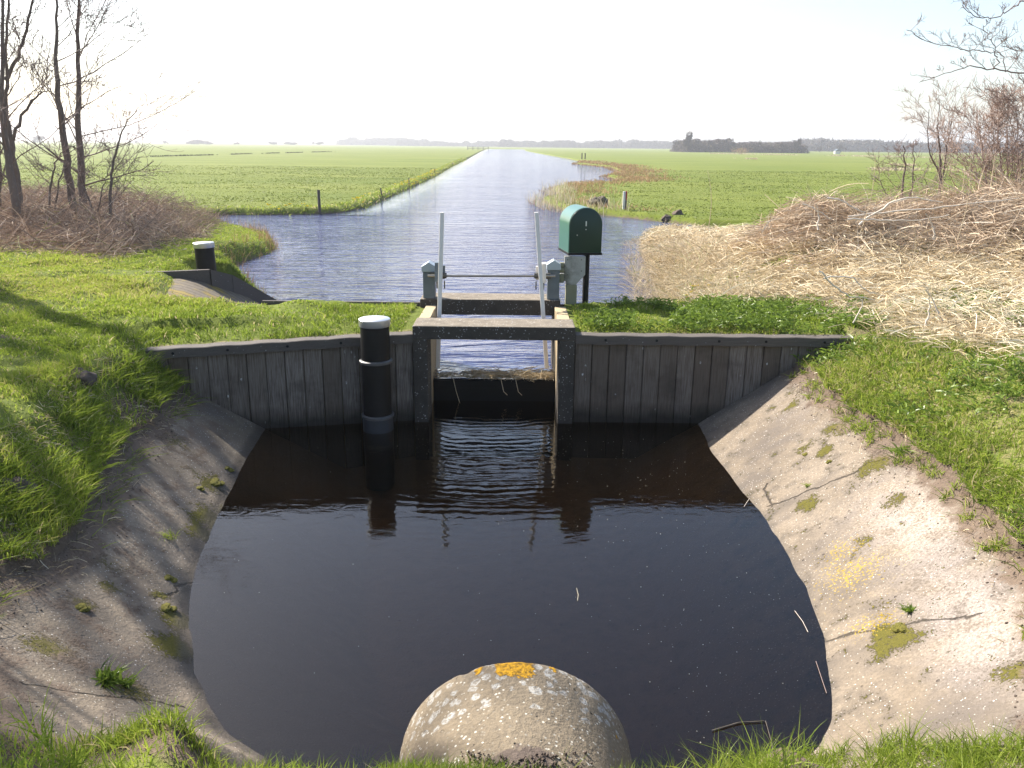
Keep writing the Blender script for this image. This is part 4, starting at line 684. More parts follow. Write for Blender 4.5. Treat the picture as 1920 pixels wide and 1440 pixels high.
for pts, r, Y, lab in [([(1610, 425), (1660, 390), (1690, 374), (1730, 376), (1770, 384)], .016, 12.6, 'pale arching branch on top of the brush heap below the small shrub'),
                       ([(1590, 412), (1660, 400), (1740, 396), (1800, 388), (1910, 376)], .015, 12.7, 'longest pale branch lying level along the top of the brush heap'),
                       ([(1550, 375), (1580, 380), (1610, 400), (1635, 408)], .014, 12.5, 'short pale branch curving down the near end of the brush heap'),
                       ([(1533, 435), (1535, 405), (1530, 385)], .012, 12.3, 'upright pale stub at the near tip of the brush heap'),
                       ([(1752, 453), (1748, 425), (1735, 404)], .013, 12.0, 'short bent pale stick hanging down the front of the brush heap'),
                       ([(1505, 385), (1530, 398), (1560, 414)], .010, 12.4, 'thin straight twig sticking out of the tip of the brush heap toward the meadow'),
                       ([(1590, 414), (1640, 416), (1700, 418), (1780, 408)], .014, 12.2, 'pale branch across the dark hollow of the brush heap'),
                       ([(1535, 510), (1560, 535), (1590, 560), (1640, 565)], .010, 9.6, 'forked pale branch lying in the straw behind the dam'),
                       ([(1545, 527), (1600, 520), (1620, 548), (1660, 560)], .009, 9.8, 'thin bent branch lying across the straw bank'),
                       ([(1735, 620), (1745, 575), (1738, 548)], .010, 8.6, 'broken pale reed stalk standing in the straw, its tip joined by another'),
                       ([(1768, 610), (1748, 565), (1738, 545)], .009, 8.7, 'broken pale reed stalk leaning left in the straw'),
                       ([(1600, 610), (1620, 570), (1605, 560)], .007, 8.8, 'small broken stalk at the green edge of the straw')]:
    stick([at(x, y-4, Y-.75+.05*math.sin(i*2)) for i, (x, y) in enumerate(pts)], r, lab)
# tall thin reeds rising from the straw
for (xb, yb, xt, yt, Y, lab) in [(1612, 440, 1640, 290, 11.5, 'tallest thin pale reed stem before the distant shrub'), (1328, 430, 1326, 320, 14, 'thin pale reed stem standing alone above the far end of the reeds'), (1795, 450, 1818, 300, 11, 'tall thin reed stem bending right above the brush heap'), (1700, 520, 1712, 420, 9.5, 'slender reed stem in front of the brush heap')]:
    S1 = Soup(); a, b_ = at(xb, yb, Y), at(xt, yt, Y); tt = np.linspace(0, 1, 8)[:, None]; Pi = np.array(a)[None]*(1-tt)+np.array(b_)[None]*tt; Pi[:, 0] += .06*np.sin(tt[:, 0]*3); S1.tubes(Pi[None], np.linspace(.0065, .003, 8)[None], 5, .7)
    tag(link('reed_stem', S1.mesh('reed_stem'), 'reed'), lab, 'reed', 'tall reed stems above the straw')

# ------------------------------------------------------------------ bare trees
def bare_tree(name, label, cat, group, trunks, nb, blen, seed, twig=2.2, lean=(0, 0, 0), z_first=.12, k1=5, tw_r=.006, sub=7, upw=.45, tmat='bark', ctw='twig'):
    """trunks: list of (points, r0, r1). Limbs leave the trunk, fork into twigs. Real tapered tubes throughout."""
    global rng
    keep = rng; rng = np.random.default_rng(seed); base = trunks[0][0][0]; root = empty(name, base, label, cat, group); TS, CS = Soup(), Soup(); lean = np.array(lean)
    def limb(p, d, L_, r, depth):
        n_ = 6; step = L_/(n_-1); pts = [p]; dd = d/np.linalg.norm(d)
        for i in range(n_-1):
            dd = dd + rng.normal(0, .13, 3) + np.array([0, 0, .05]) + lean*.04; dd /= np.linalg.norm(dd); pts.append(pts[-1]+dd*step)
        pts = np.array(pts); rr_ = np.linspace(r, max(r*.36, tw_r*.62), n_); CS.tubes(pts[None], rr_[None], 5 if r > .012 else 3, .5)
        if depth > 0:
            nk = rng.poisson(sub*(.6 if depth == 1 else 1.)*.75)+2
            for q in range(nk):
                f = rng.uniform(.18, .98)*(n_-1); i = min(int(f), n_-2); pp_ = pts[i]+(pts[i+1]-pts[i])*(f-i); tdir = pts[i+1]-pts[i]; tdir /= np.linalg.norm(tdir)
                side = rng.normal(0, 1, 3); side -= tdir*side.dot(tdir); side /= np.linalg.norm(side)+1e-9; nd = tdir*rng.uniform(.5, 1.1)+side*rng.uniform(.5, 1.)+np.array([0, 0, .12]); limb(pp_, nd, L_*rng.uniform(.3, .55), max(r*(1-f/(n_-1)*.6)*.5, tw_r*.72), depth-1)
    for pts, r0, r1 in trunks:
        P_ = np.array([tuple(p) for p in pts]); n_ = max(14, 4*len(P_)); t = np.linspace(0, 1, len(P_)); tt = np.linspace(0, 1, n_); Pi = np.stack([np.interp(tt, t, P_[:, i]) for i in range(3)], -1)
        for _ in range(2): Pi[1:-1] = (Pi[:-2]+2*Pi[1:-1]+Pi[2:])/4
        Pi[1:] += rng.normal(0, .012, (n_-1, 3)); rad = np.interp(tt, [0, .06, 1], [r0*1.3, r0, r1]); TS.tubes(Pi[None], rad[None], 9, .5)
        length = np.linalg.norm(np.diff(Pi, axis=0), axis=1).sum()
        for q in range(nb):
            f = (z_first+(1-z_first)*((q+rng.random())/nb))*(n_-1); i = min(int(f), n_-2); p = Pi[i]+(Pi[i+1]-Pi[i])*(f-i); a = rng.uniform(0, 2*np.pi); d = np.array([np.cos(a), np.sin(a), rng.uniform(upw*.4, upw*1.9)])+lean
            limb(p, d, blen*rng.uniform(.45, 1.1)*(1-.35*f/n_), np.interp(f/n_, [0, 1], [r0, r1])*rng.uniform(.12, .24)+.004, 2)
    link('trunk', TS.mesh('trunk'), tmat, root, True); link('crown', CS.mesh('crown'), ctw, root, True); rng = keep; return root
LT = 'bare trees on the left bank'
def px_path(pts, Y, zb=None):
    o = [at(x, y, Y) for x, y in pts]
    if zb is not None: o[0].z = zb
    return o
bare_tree('bare_tree', 'straight bare tree, right-hand and clearest trunk of the pair above the brambles', 'tree', LT, [(px_path([(158, 425), (152, 330), (148, 230), (146, 120), (147, 0), (150, -160)], 18, .75), .085, .012)], 26, 2.9, 11, sub=6, lean=(.6, 0, .12), z_first=.16)
bare_tree('bare_tree', 'slightly leaning bare tree beside the straight trunk above the brambles', 'tree', LT, [(px_path([(146, 425), (128, 330), (118, 240), (106, 160), (103, 90), (108, 30), (100, -120)], 17.3, .75), .08, .012)], 20, 2.2, 12, sub=5, lean=(.35, 0, .15), z_first=.2)
bare_tree('bare_tree', 'thick bare tree at the left edge with trunk base in the brambles', 'tree', LT, [(px_path([(36, 445), (22, 340), (8, 265), (3, 190), (4, 80), (2, -150)], 15.5, .85), .078, .016)], 16, 2.0, 13, lean=(.25, 0, .3), sub=4, z_first=.2)
bare_tree('bare_tree', 'forked slender bare tree between the edge trunk and the leaning trunk', 'tree', LT, [(px_path([(46, 430), (30, 330), (22, 262), (8, 205), (14, 150), (12, 60), (20, -60)], 16.2, .85), .06, .016), (px_path([(24, 262), (40, 215), (60, 190), (72, 178), (90, 170)], 16.2), .03, .010), (px_path([(10, 150), (32, 110), (52, 50), (62, 0), (66, -40)], 16.2), .036, .014)], 7, 1.5, 14, lean=(.3, 0, .4), z_first=.25, sub=4)
bare_tree('bare_tree', 'dark bare trunk cut by the left edge of the view', 'tree', LT, [(px_path([(-6, 440), (-8, 300), (-14, 100), (-20, -150)], 16.8, .85), .10, .04)], 9, 1.6, 15, lean=(.35, 0, .2))
bare_tree('sapling', 'thin leaning sapling at the meadow end of the brambles', 'sapling', LT, [(px_path([(200, 415), (207, 350), (212, 305), (222, 265), (236, 228), (258, 203)], 16.5, .8), .032, .006)], 13, 1.15, 16, lean=(.3, 0, .1), tw_r=.005, sub=4)
bare_tree('sapling', 'short twiggy sapling between the forked and the leaning tree', 'sapling', LT, [(px_path([(88, 415), (95, 350), (100, 315), (112, 290), (120, 280)], 17, .8), .026, .006), (px_path([(92, 410), (108, 350), (118, 320), (126, 300)], 17, .8), .02, .006)], 9, 1.1, 17, lean=(.0, 0, .1), tw_r=.005, sub=4)
bare_tree('sapling', 'low spreading sapling right of the straight trunk', 'sapling', LT, [(px_path([(180, 420), (168, 380), (158, 350), (152, 320)], 17, .8), .024, .006), (px_path([(172, 412), (190, 360), (200, 330), (206, 310)], 17, .8), .016, .005)], 9, 1.2, 18, lean=(.1, 0, .1), tw_r=.005, sub=4)
# row continues beyond the frame: these trees throw the streaks of shade over lawn and pool
for i, (x, y, h, sd) in enumerate([(-8.9, 9.4, 8.5, 21), (-10.5, 11.2, 9, 22), (-8.6, 7.2, 7.5, 23), (-9.6, 8.2, 9.5, 24), (-6.4, 5.6, 7, 25), (-8.2, 6.3, 8.5, 26), (-6.0, 4.2, 7.5, 27), (-7.6, 5.0, 8, 28), (-10.2, 12.6, 9, 29), (-12.0, 13.0, 9.5, 30)]):
    z = float(ground_z(x, y)); bare_tree('bare_tree', ['bare tree outside the view on the lawn, nearest the brambles', 'tallest bare tree outside the view behind the lawn', 'bare tree outside the view nearest the pool', 'bare tree outside the view between the lawn trees', 'bare tree outside the view abreast of the pool', 'bare tree outside the view set back from the pool', 'bare tree outside the view abreast of the pipe', 'bare tree outside the view set back from the pipe', 'bare tree outside the view behind the brambles end', 'bare tree farthest outside the view on the left'][i], 'tree', LT, [([Vector((x, y, z)), Vector((x+.15, y, z+h*.35)), Vector((x-.1, y+.1, z+h*.7)), Vector((x, y, z+h))], .18, .06)], 26, 1.6, sd, sub=5, lean=(0, 0, .5), z_first=.28, tw_r=.008)
# right side
bare_tree('shrub', 'small bare upright shrub with silvery catkin twigs behind the brush heap', 'shrub', 'bare shrubs on the right', [(px_path([(1763, 415), (1765, 340), (1762, 270), (1757, 240), (1762, 190)], 18, .7), .035, .006), (px_path([(1765, 350), (1775, 280), (1782, 240), (1790, 195)], 18), .018, .005), (px_path([(1764, 330), (1742, 290), (1738, 250), (1742, 205)], 18), .018, .005)], 9, 1.0, 31, tw_r=.005, sub=4, upw=.9, ctw='bushtwig')
bare_tree('shrub', 'low dark bare shrub with two cut stems beyond the brush heap', 'shrub', 'bare shrubs on the right', [(px_path([(1688, 420), (1690, 370), (1696, 320), (1695, 272)], 18, .7), .03, .012), (px_path([(1700, 415), (1712, 340), (1712, 265)], 18.4, .7), .022, .008), (px_path([(1690, 415), (1670, 380), (1650, 340), (1635, 330)], 18, .7), .014, .004), (px_path([(1705, 410), (1740, 360), (1730, 320)], 18, .7), .014, .004)], 8, .9, 32, tw_r=.005, sub=4)
bare_tree('bush', 'big dense tangled bare bush at the right edge', 'bush', 'bare shrubs on the right', [(px_path([(1880, 420), (1878, 340), (1872, 260), (1868, 190)], 16, .9), .026, .006), (px_path([(1900, 420), (1910, 300), (1905, 200)], 15.6, .9), .024, .006), (px_path([(1865, 420), (1850, 330), (1840, 270), (1836, 230)], 16, .9), .022, .005), (px_path([(1895, 420), (1888, 310), (1890, 210)], 15.8, .9), .022, .005), (px_path([(1935, 420), (1940, 280), (1945, 160)], 16, .9), .026, .006), (px_path([(1858, 420), (1838, 350), (1822, 300)], 15.8, .9), .016, .005), (px_path([(1905, 420), (1925, 330), (1930, 250)], 15.9, .9), .018, .005)], 22, 1.2, 33, tw_r=.0055, sub=7, upw=.55, ctw='bushtwig', tmat='bushtwig')
# woody stems bunched at the foot of the big bush
S1 = Soup(); N = 900; c = at(1885, 400, 15); B0 = np.column_stack([c.x+rng.normal(0, .75, N), 14.6+rng.normal(0, .6, N), np.full(N, .95)]); B0[:, 2] = ground_z(B0[:, 0], B0[:, 1]); S1.blades(B0, rng.uniform(.5, 1.35, N), rng.uniform(.012, .03, N), .55, 6, np.clip(rng.normal(.45, .22, N), 0, 1), np.where(rng.random(N) < .7, rng.normal(3.3, .7, N), rng.uniform(0, 6.28, N)), 1.8); tag(link('bramble_thicket', S1.mesh('bramble_thicket'), 'brush'), 'bundle of brown stems leaning at the foot of the big bush', 'brambles', kind='stuff')
# branches reaching in from a tree beyond the right edge
OT = bare_tree('overhanging_tree', 'bare tree beyond the right edge whose thin branches hang into the sky', 'tree', 'bare shrubs on the right', [([Vector((9.6, 12.2, .95)), Vector((9.7, 12.2, 3.2)), Vector((9.5, 12.1, 6.0)), Vector((9.6, 12, 8.5))], .16, .05)] +
    [(px_path(p, 12.0), r, .004) for p, r in [([(2100, 150), (1990, 145), (1920, 137), (1870, 131), (1820, 123), (1790, 133), (1728, 153)], .013), ([(1862, 130), (1873, 112), (1860, 98), (1820, 95), (1790, 88), (1740, 80), (1700, 55)], .008), ([(2080, 60), (1990, 20), (1920, 0), (1890, 22), (1860, 34), (1820, 28), (1805, 10)], .011), ([(1885, 135), (1880, 105), (1855, 75), (1840, 50)], .006), ([(2090, 190), (1980, 160), (1930, 170), (1905, 188), (1890, 195)], .008), ([(1990, 140), (1950, 110), (1910, 95), (1880, 85)], .007)]], 8, .5, 34, tw_r=.0032, sub=3, lean=(-.2, 0, 0), z_first=.3, tmat='twig')

# ------------------------------------------------------------------ posts, stump, clods
def fence_post(x, y, Y, h, r, lean, label):
    z = float(ground_z(x, Y)); b = BM().rod((x, Y, z-.3), (x+lean, Y, z+h), r, 10, r*.92); o = auto_smooth(b.link('fence_post', 'post')); return tag(o, label, 'post', 'fence posts along the left canal bank')
for (px, py, ht, r, lean, lab) in [(599, 391, .80, .055, 0, 'dark fence post at the corner where the ditch meets the canal'), (719, 373, .5, .035, -.12, 'thin leaning fence stake, second along the left canal bank'), (767, 347, .42, .03, 0, 'upright short fence stake, third along the left canal bank'), (815, 325, .34, .03, 0, 'tiny fence stake, fourth along the left canal bank'), (848, 309, .34, .035, 0, 'tiny fence stake, fifth and farthest along the left canal bank')]:
    q = on_ground(px, py); fence_post(q[0], 0, q[1], ht, r, lean, lab)
q = on_ground(1170, 404); p = Vector((q[0], q[1], 0)); MP = empty('marker_post', (p.x, p.y, .5), 'marker post with its sunlit side painted white and a red upper side on the bank behind the green cabinet', 'post'); z = float(ground_z(p.x, p.y))
part(BM().box(p.x-.07, p.x+.015, p.y-.05, p.y+.05, z-.3, z+.66, .005), 'sunlit_side', 'white', MP); part(BM().box(p.x+.016, p.x+.075, p.y-.05, p.y+.05, z+.34, z+.665, .005), 'red_board', 'red', MP); part(BM().box(p.x+.016, p.x+.075, p.y-.048, p.y+.05, z-.3, z+.339, .005), 'dark_board', 'post', MP)  # white strip paints in the sunlit left side of the post
for px, py in ((1091, 297), (1097, 297)):
    p = on(px, py, .62); tag(BM().rod((p.x, p.y, .3), (p.x, p.y, 1.5), .10, 8).link('fence_post', 'post'), 'tiny %s stake on the far right bank where the canal narrows' % ('left-hand' if px == 1091 else 'right-hand'), 'post', 'stakes on the far right bank')
p = on(898, 280.5, .62); FG = empty('pasture_gate', (p.x, p.y, .6), 'small distant pasture gate beside the far end of the canal', 'gate')
for i in range(5): part(BM().box(p.x-5+2.3*i-.12, p.x-5+2.3*i+.12, p.y-.1, p.y+.1, .3, 1.95, .01), 'post', 'post', FG)
for zz in (1.0, 1.65): part(BM().box(p.x-5, p.x+4.2, p.y-.16, p.y-.1, zz, zz+.14, .01), 'rail', 'post', FG)
def lump(name, x, y, r, h, label, cat, seed, group=None, mat='earth', sink=.03):
    z = float(ground_z(x, y)); b = BM(); bmesh.ops.create_icosphere(b.b, subdivisions=4, radius=1); 
    for v_ in b.b.verts: v_.co = Vector((v_.co.x*r, v_.co.y*r*.85, max(-.3, v_.co.z)*h))
    b.rough(r*.30, 1.6/r, seed); b.rough(r*.13, 5/r, seed+3); bmesh.ops.translate(b.b, vec=(x, y, z-sink), verts=b.b.verts[:]); o = b.link(name, mat, None, True); return tag(o, label, cat, group)
lump('molehill', -3.42, 6.27, .13, .09, 'grey molehill on the sunny lawn above the plank wall end', 'molehill', 3, 'molehills on the lawn'); lump('molehill', -2.95, 4.55, .10, .10, 'greyish molehill on the lawn close to the concrete slope', 'molehill', 8, 'molehills on the lawn')
lump('molehill', -1.75, 8.75, .10, .07, 'dark molehill in the grass of the dam behind the tall pile', 'molehill', 9, 'molehills on the lawn')
q = on_ground(1270, 402); p = Vector((*q, 0)); lump('earth_clod', p.x, p.y, .20, .18, 'dark earth clod lying on the far meadow edge above the reeds', 'clod', 5, 'earth clods on the ditch edge'); q = on_ground(1250, 412); p = Vector((*q, 0)); lump('earth_clod', p.x, p.y, .18, .14, 'dark earth clod at the water line below the other clod', 'clod', 6, 'earth clods on the ditch edge')
q = on_ground(1122, 400); p = Vector((*q, 0)); z = float(ground_z(p.x, p.y)); SP = empty('tree_stump', (p.x, p.y, z), 'dark mossy root stump on the bank just behind the green cabinet', 'stump')
b = BM(); bmesh.ops.create_icosphere(b.b, subdivisions=4, radius=.3); bmesh.ops.scale(b.b, vec=(1.15, .8, .55), verts=b.b.verts[:]); b.rough(.14, 4, 2); b.rough(.05, 13, 5); bmesh.ops.translate(b.b, vec=(p.x, p.y, z+.16), verts=b.b.verts[:]); b.link('root_mass', 'post', SP, True)
S1 = Soup(); 
for a in np.linspace(0, 6, 5): S1.tubes(np.array([[[p.x, p.y, z+.2], [p.x+.22*math.cos(a), p.y+.2*math.sin(a), z+.20+.06*math.sin(a*3)], [p.x+.33*math.cos(a), p.y+.3*math.sin(a), z+.10+.22*math.sin(a*2)]]]), np.array([[.05, .035, .015]]), 6, .5)
link('root', S1.mesh('root'), 'post', SP, True)

# ------------------------------------------------------------------ small plants on the concrete, debris
def cz(x, y): return float(bowl(sdist(np.array([x]), np.array([y]), POOL), np.array([x]), np.array([y]))[0])
def on_basin(px, py):
    z = .3
    for _ in range(12): p = on(px, py, z); z = .5*z+.5*cz(p.x, p.y)
    return Vector((p.x, p.y, cz(p.x, p.y)))
def tuft(px, py, n_, h, wd, mat, label, cat, lean=.7, group='weeds on the concrete slopes'):
    p = on_basin(px, py); S_ = Soup(); B0 = np.column_stack([p.x+rng.normal(0, h*.3, n_), p.y+rng.normal(0, h*.22, n_), np.full(n_, p.z-.004)]); S_.blades(B0, rng.uniform(.4, 1.1, n_)*h, wd, lean, 4, np.clip(rng.normal(.55, .2, n_), 0, .95)); return tag(link('weed', S_.mesh('weed'), mat), label, cat, group)
tuft(318, 1010, 60, .09, .004, 'grass', 'small grass tuft high on the shaded slope, alone above the water edge', 'weed')
tuft(200, 1278, 130, .075, .016, 'herb', 'leafy green weed in the crack of the left slope', 'weed', 1.2)
tuft(235, 1285, 50, .05, .012, 'herb', 'little weed beside the leafy weed in the left crack', 'weed', 1.2)
tuft(1708, 1146, 60, .04, .010, 'herb', 'small dark rosette weed in the crack of the right slope', 'weed', 1.2)
tuft(1690, 850, 60, .11, .009, 'herb', 'spiky grey green weed at the grass edge of the right slope', 'weed', 1.)
tuft(1600, 770, 40, .08, .010, 'herb', 'small pale weed near the plank wall end on the right slope', 'weed', 1.)
tuft(1515, 912, 30, .04, .006, 'grass', 'tiny tuft in the long crack of the right slope', 'weed', 1.)
tuft(1845, 945, 60, .10, .009, 'herb', 'bushy grey green weed on the crumbling rim of the right slope', 'weed', 1.)
# moss cushions
for px, py, r, lab in [(405, 905, .060, 'largest yellow moss cushion near the water edge of the left slope'), (428, 880, .040, 'yellow moss cushion above the largest one on the left slope'), (375, 915, .035, 'yellow moss cushion left of the largest one on the left slope'), (318, 1085, .04, 'upper yellow moss cushion of the pair lower on the left slope'), (312, 1140, .045, 'lower yellow moss cushion of the pair on the left slope'), (155, 1142, .04, 'dark moss cushion on the shaded left slope'), (1555, 866, .026, 'round green moss cushion high on the right slope'), (1512, 851, .026, 'round green moss cushion left of the other high on the right slope'), (1690, 1178, .05, 'wide mossy patch in the crack low on the right slope')]:
    p = on_basin(px, py); b = BM(); 
    for q in range(7):
        g_ = bmesh.ops.create_icosphere(b.b, subdivisions=3, radius=1); o_ = Vector((random.uniform(-1, 1)*r*.55, random.uniform(-1, 1)*r*.5, 0)); rr_ = r*random.uniform(.55, .8)
        for v_ in g_['verts']: v_.co = Vector((v_.co.x*rr_, v_.co.y*rr_, v_.co.z*rr_*.28)) + Vector((p.x+o_.x, p.y+o_.y, cz(p.x+o_.x, p.y+o_.y)))
    b.rough(r*.12, 5/r, 1); tag(b.link('moss_cushion', 'moss', None, True), lab, 'moss', 'moss cushions on the concrete slopes')
# soil crumbs on the pipe and along the crumbling rim
S1 = Soup()
def crumbs(C_, r, tint=.5):
    ico = bmesh.new(); bmesh.ops.create_icosphere(ico, subdivisions=1, radius=1); v_ = np.array([tuple(q.co) for q in ico.verts]); f_ = np.array([[q.index for q in fc.verts] for fc in ico.faces]); ico.free(); N = len(C_)
    VV = C_[:, None]+v_[None]*np.broadcast_to(r, N)[:, None, None]*rng.uniform(.6, 1.2, (N, 1, 3)); S1.add(VV.reshape(-1, 3), (f_[None]+np.arange(N)[:, None, None]*len(v_)).reshape(-1, 3), tint)
N = 520; a = np.pi/2+rng.normal(.0, .24, N)-.02; y_ = PE-.66-np.abs(rng.normal(0, .17, N))+.25*np.abs(a-np.pi/2); C_ = np.column_stack([PX+(PR+.004)*np.cos(a), y_, PZ+(PR+.006)*np.sin(a)]); crumbs(C_, rng.uniform(.003, .008, N))
tag(link('soil_crumbs', S1.mesh('soil_crumbs'), 'earth'), 'dark crumbled soil lying on top of the concrete pipe', 'soil', kind='stuff')
S1 = Soup(); P = scatter(900, -4, 4.2, 1.6, 7.9, lambda x, y: (np.abs(rimdist(x, y)+.06) < .14)*in_view(x, y), .3); P[:, 2] = [max(cz(a_, b_), g_) for a_, b_, g_ in zip(P[:, 0], P[:, 1], P[:, 2])]; crumbs(P, rng.uniform(.003, .010, len(P))); tag(link('soil_crumbs', S1.mesh('soil_crumbs'), 'earth'), 'crumbled soil along the grassy rim of the concrete basin', 'soil', kind='stuff')
# reed debris caught on the gate
S1 = Soup(); N = 900; P = np.column_stack([rng.uniform(-.85, .46, N), 8.70+np.abs(rng.normal(0, .11, N)), ZU+.03+rng.uniform(0, .045, N)]); P = P[rng.random(N) < .35+.65*(P[:, 0] > -.45)]; lying(S1, P, rng.uniform(.06, .32, len(P)), rng.uniform(.002, .004, len(P)), np.clip(rng.normal(.5, .25, len(P)), 0, 1), .12, .5, 4, 5, np.where(rng.random(len(P)) < .7, rng.normal(0, .4, len(P)), rng.uniform(0, 6.28, len(P))))
for x in (-.66, -.14, .02): S1.tubes(np.array([[[x, 8.74, .26], [x+.02, 8.68, .25], [x+.05, 8.66, .12], [x+.09, 8.665, -.02 if x < -.5 else .08]]]), np.full((1, 4), .004), 4, .8)
tag(link('reed_debris', S1.mesh('reed_debris'), 'straw'), 'drifted reed litter caught on top of the sluice gate', 'debris', kind='stuff')
# flecks floating on the pool
S1 = Soup(); N = 330; P = np.column_stack([np.where(rng.random(N) < .8, rng.normal(1.1, .55, N), rng.uniform(-2, 1.8, N)), rng.uniform(3.2, 7.6, N)]); P = P[sdist(P[:, 0], P[:, 1], POOL) < -.05]; C_ = np.column_stack([P, np.full(len(P), .001)]); crumbs(C_, rng.uniform(.001, .0036, len(C_)), .85)
S1.tubes(np.array([[[.42, 4.55, .004], [.43, 4.62, .004], [.425, 4.70, .004]]]), np.full((1, 3), .0018), 4, .8)
tag(link('floating_flecks', S1.mesh('floating_flecks'), 'straw'), 'pale flecks floating on the dark pool water', 'debris', kind='stuff')
for pts, r, lab, mt in [([(1490, 1145), (1505, 1165), (1515, 1185)], .0016, 'thin pale stalk floating at the right water edge', 'stick'), ([(1530, 1240), (1540, 1270), (1550, 1300)], .0022, 'brown stalk at the right water edge, lower of two', 'twig'), ([(1335, 1370), (1385, 1355), (1435, 1352), (1448, 1395), (1450, 1425)], .0035, 'bent dark twig in the water beside the near grass', 'post'), ([(1405, 935), (1395, 950)], .002, 'tiny pale stalk floating before the right plank wall', 'stick')]:
    S_ = Soup(); Pi = np.array([tuple(on(x, y, .006)) for x, y in pts]); S_.tubes(Pi[None], np.full((1, len(pts)), r), 5, .6); tag(link('floating_twig', S_.mesh('floating_twig'), mt), lab, 'twig', 'twigs floating in the pool')
# yellow marsh flowers at the reed foot by the dam
S1 = Soup(); c = on(1275, 562, .6); P = np.column_stack([c.x+rng.normal(0, .13, 70), c.y-.2+rng.normal(0, .08, 70), np.full(70, 0.)]); P[:, 2] = ground_z(P[:, 0], P[:, 1])+rng.uniform(.08, .2, 70); B_ = np.repeat(P, 5, 0); S1.blades(B_, .022, .016, 1.4, 3, None, None, 1.1); FL = empty('marsh_marigold', (c.x, c.y-.2, float(P[:, 2].min())-.1), 'clump of yellow marsh flowers at the foot of the reeds by the dam', 'flowers'); link('blossom', S1.mesh('blossom'), 'kingcup', FL)
S1 = Soup(); Q_ = np.repeat(P, 6, 0); Q_[:, 2] -= rng.uniform(.03, .16, len(Q_)); Q_[:, :2] += rng.normal(0, .04, (len(Q_), 2)); S1.blades(Q_, .06, .03, 1., 3, None, None, 1.2); link('leaves', S1.mesh('leaves'), 'herb', FL)
# yellow flecks of celandine on the far left bank
S1 = Soup(); P = scatter(150, -9, -4.5, 30, 75, lambda x, y: ((sdist(x, y, CANAL) > .1) & (sdist(x, y, CANAL) < .7) & (x < -4))*clump(x, y, .4, 95, .45, .55), .5); P[:, 2] += .12; S1.blades(np.repeat(P, 3, 0), .05, .04, 1.2, 3, None, None, 1.1); tag(link('marsh_flowers', S1.mesh('marsh_flowers'), 'kingcup'), 'yellow flowers dotted along the far left canal bank', 'flowers', kind='stuff')

# ------------------------------------------------------------------ far woods, village trees
def far_wood(xa, xb, ybase, ytop, Y, depth, n_, size, label, seed, name='woodland', dens=1.0):
    a, b_ = at(xa, ybase, Y), at(xb, ybase, Y); S_ = Soup(); t = rng.random(n_); x = a.x+(b_.x-a.x)*t; y = Y+rng.uniform(0, depth, n_); ztop = at((xa+xb)/2, ytop, Y).z-H; zb = .3
    hmax = (at((xa+xb)/2, ytop, Y).z - at((xa+xb)/2, ybase, Y).z); prof_ = hmax*(.70+.85*fbm(x*1., np.zeros(n_)+seed, 26/abs(b_.x-a.x), seed, 4))*sst(0, .03, t)*sst(1, .97, t); z = zb+prof_*rng.random(n_)**.75
    d = rng.normal(0, 1, (n_, 3)); d[:, 2] = np.abs(d[:, 2])*1.3; d /= np.linalg.norm(d, axis=1, keepdims=True); L_ = size*rng.uniform(.6, 1.6, n_); P0 = np.column_stack([x, y, z]); P_ = np.stack([P0-d*L_[:, None]*.5, P0, P0+d*L_[:, None]*.5], 1)
    S_.tubes(P_, (size*.16*rng.uniform(.5, 1.3, n_))[:, None]*np.array([1, .8, .3])[None], 3, np.clip(rng.normal(.5, .25, n_), 0, 1)); return tag(link(name, S_.mesh(name), 'wood'), label, 'wood', kind='stuff')
far_wood(1278, 1518, 286.5, 258, 385, 30, 9000, 1.5, 'nearest dark wood standing across the right meadow', 1)
far_wood(1500, 1980, 287.5, 262, 640, 60, 9000, 3.2, 'low hazy wood along the horizon behind the shrubs at right', 2)
far_wood(930, 1300, 279.5, 262, 950, 60, 8000, 3.6, 'hazy wood along the horizon right of the canal end', 3)
far_wood(628, 800, 276, 259, 1150, 60, 6000, 4.0, 'palest hazy wood along the horizon left of the canal end', 4)
far_wood(740, 940, 278, 266, 1050, 60, 4000, 3.6, 'low hazy strip of trees on the horizon straight above the canal', 5)
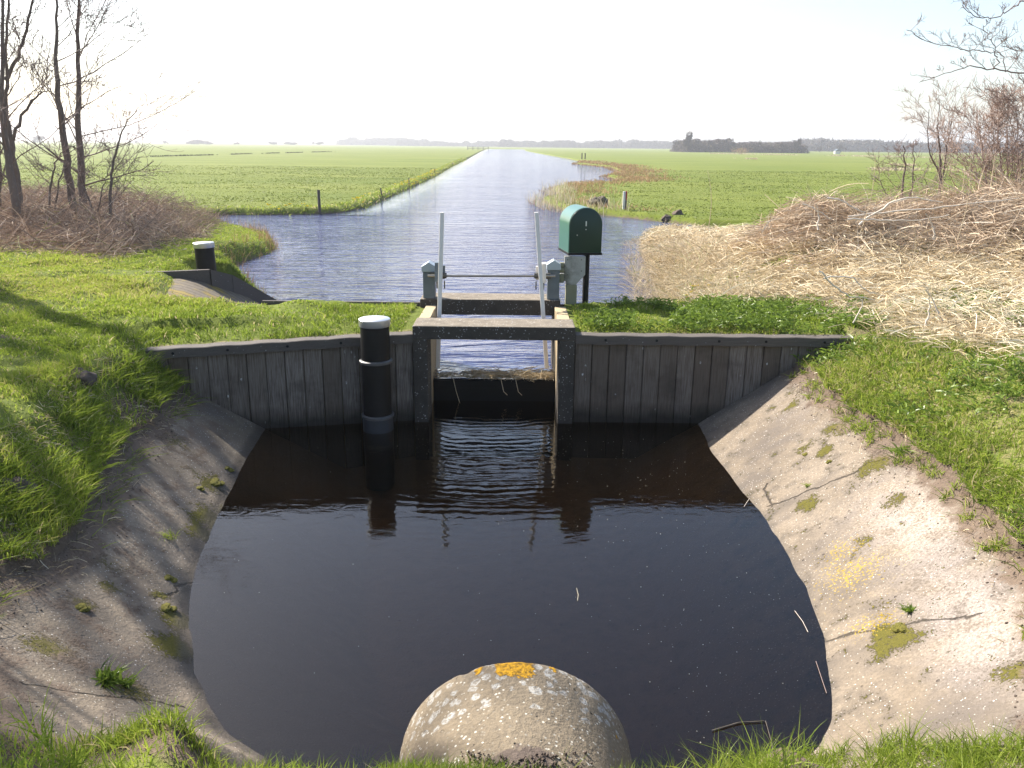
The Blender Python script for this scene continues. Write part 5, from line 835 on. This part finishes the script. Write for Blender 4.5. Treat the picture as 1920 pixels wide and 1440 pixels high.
def far_tree(px, ybase, ytop, wpx, Y, label, seed):
    a = at(px, ybase, Y); h = at(px, ytop, Y).z-a.z; wd = wpx/1550*Y*1.02; n_ = 420; root = empty('tree', (a.x, Y, .4), label, 'tree', 'single trees along the horizon'); S_ = Soup()
    u = rng.normal(0, 1, (n_, 3)); u /= np.linalg.norm(u, axis=1, keepdims=True); u *= rng.random((n_, 1))**.4; kl = 6; lc = np.column_stack([rng.uniform(-.36, .36, kl)*wd, rng.uniform(-.3, .3, kl)*wd, rng.uniform(.30, .74, kl)*h]); lr = np.column_stack([rng.uniform(.15, .3, kl)*wd, rng.uniform(.15, .3, kl)*wd, rng.uniform(.20, .28, kl)*h]); li = rng.integers(0, kl, n_)
    P0 = np.array([[a.x, Y, .3]])+lc[li]+u*lr[li]; P0 = P0[P0[:, 2] > .5]; d = u[:len(P0)]+rng.normal(0, .5, (len(P0), 3)); d /= np.linalg.norm(d, axis=1, keepdims=True); L_ = max(wd, h)*.16; P_ = np.stack([P0-d*L_*.5, P0, P0+d*L_*.5], 1)
    S_.tubes(P_, np.full((len(P0), 1), L_*.085)*np.array([[1, .8, .3]]), 3, np.clip(rng.normal(.45, .25, len(P0)), 0, 1)); link('crown', S_.mesh('crown'), 'wood', root); part(BM().rod((a.x, Y, .2), (a.x, Y, .4+h*.6), h*.045, 8, h*.02), 'trunk', 'post', root); return root
for px, yb, yt, wpx, Y, lab in [(70, 269, 254, 34, 640, 'round clump tree on the left horizon seen between the bare trunks'), (257, 270, 262, 9, 720, 'small far tree just right of the thin leaning sapling'), (310, 270.5, 262, 11, 740, 'small dome shaped far tree, first clear of the bare trees'), (372, 271, 262, 44, 760, 'widest low tree clump on the left horizon'), (442, 271.5, 263.5, 14, 760, 'dark small far tree right of the widest low clump'), (512, 272, 264.5, 18, 820, 'pale small far tree midway along the left horizon'), (545, 272.5, 265.5, 26, 840, 'pale wide far tree left of the hazy wood'), (598, 273, 266, 22, 860, 'palest far tree next to the hazy wood'),
                               (1288, 286.5, 246, 17, 383, 'tall slim tree at the near end of the dark wood'), (1492, 287, 257, 14, 384, 'tall tree near the far end of the dark wood'), (1536, 287, 274, 9, 520, 'tiny far tree just beyond the end of the dark wood'), (1576, 287.5, 271, 20, 520, 'round far tree standing alone in the right meadow')]:
    far_tree(px, yb, yt, wpx, Y, lab, px)
# small shed-like white dots and a red bush by the wood
p = on(1383, 287.5, .5); S1 = Soup(); n_ = 300; u = rng.normal(0, 1, (n_, 3))*np.array([[1.6, 1, .6]])+np.array([[p.x, p.y-4, 1.2]]); S1.blades(u, .6, .16, .6, 3); tag(link('red_bush', S1.mesh('red_bush'), 'rust'), 'small reddish bush in the meadow before the dark wood', 'bush')
p = on(1483, 286.0, .5); HT = empty('hut', (p.x, 372, .5), 'tiny pale hut at the foot of the dark wood', 'hut'); part(BM().box(p.x-1.1, p.x+1.1, 371, 373, .4, 1.7, .03), 'wall', 'white', HT); part(BM().prism([(p.x-1.3, 1.701), (p.x+1.3, 1.701), (p.x, 2.5)], 'y', 370.8, 373.2), 'roof', 'postgrey', HT)

# ------------------------------------------------------------------ air
if HAZE > 0:
    hz = BM().box(-1950, 1950, -30, 2650, -2.0, 40, 0).link('haze', 'haze'); tag(hz, kind='stuff')
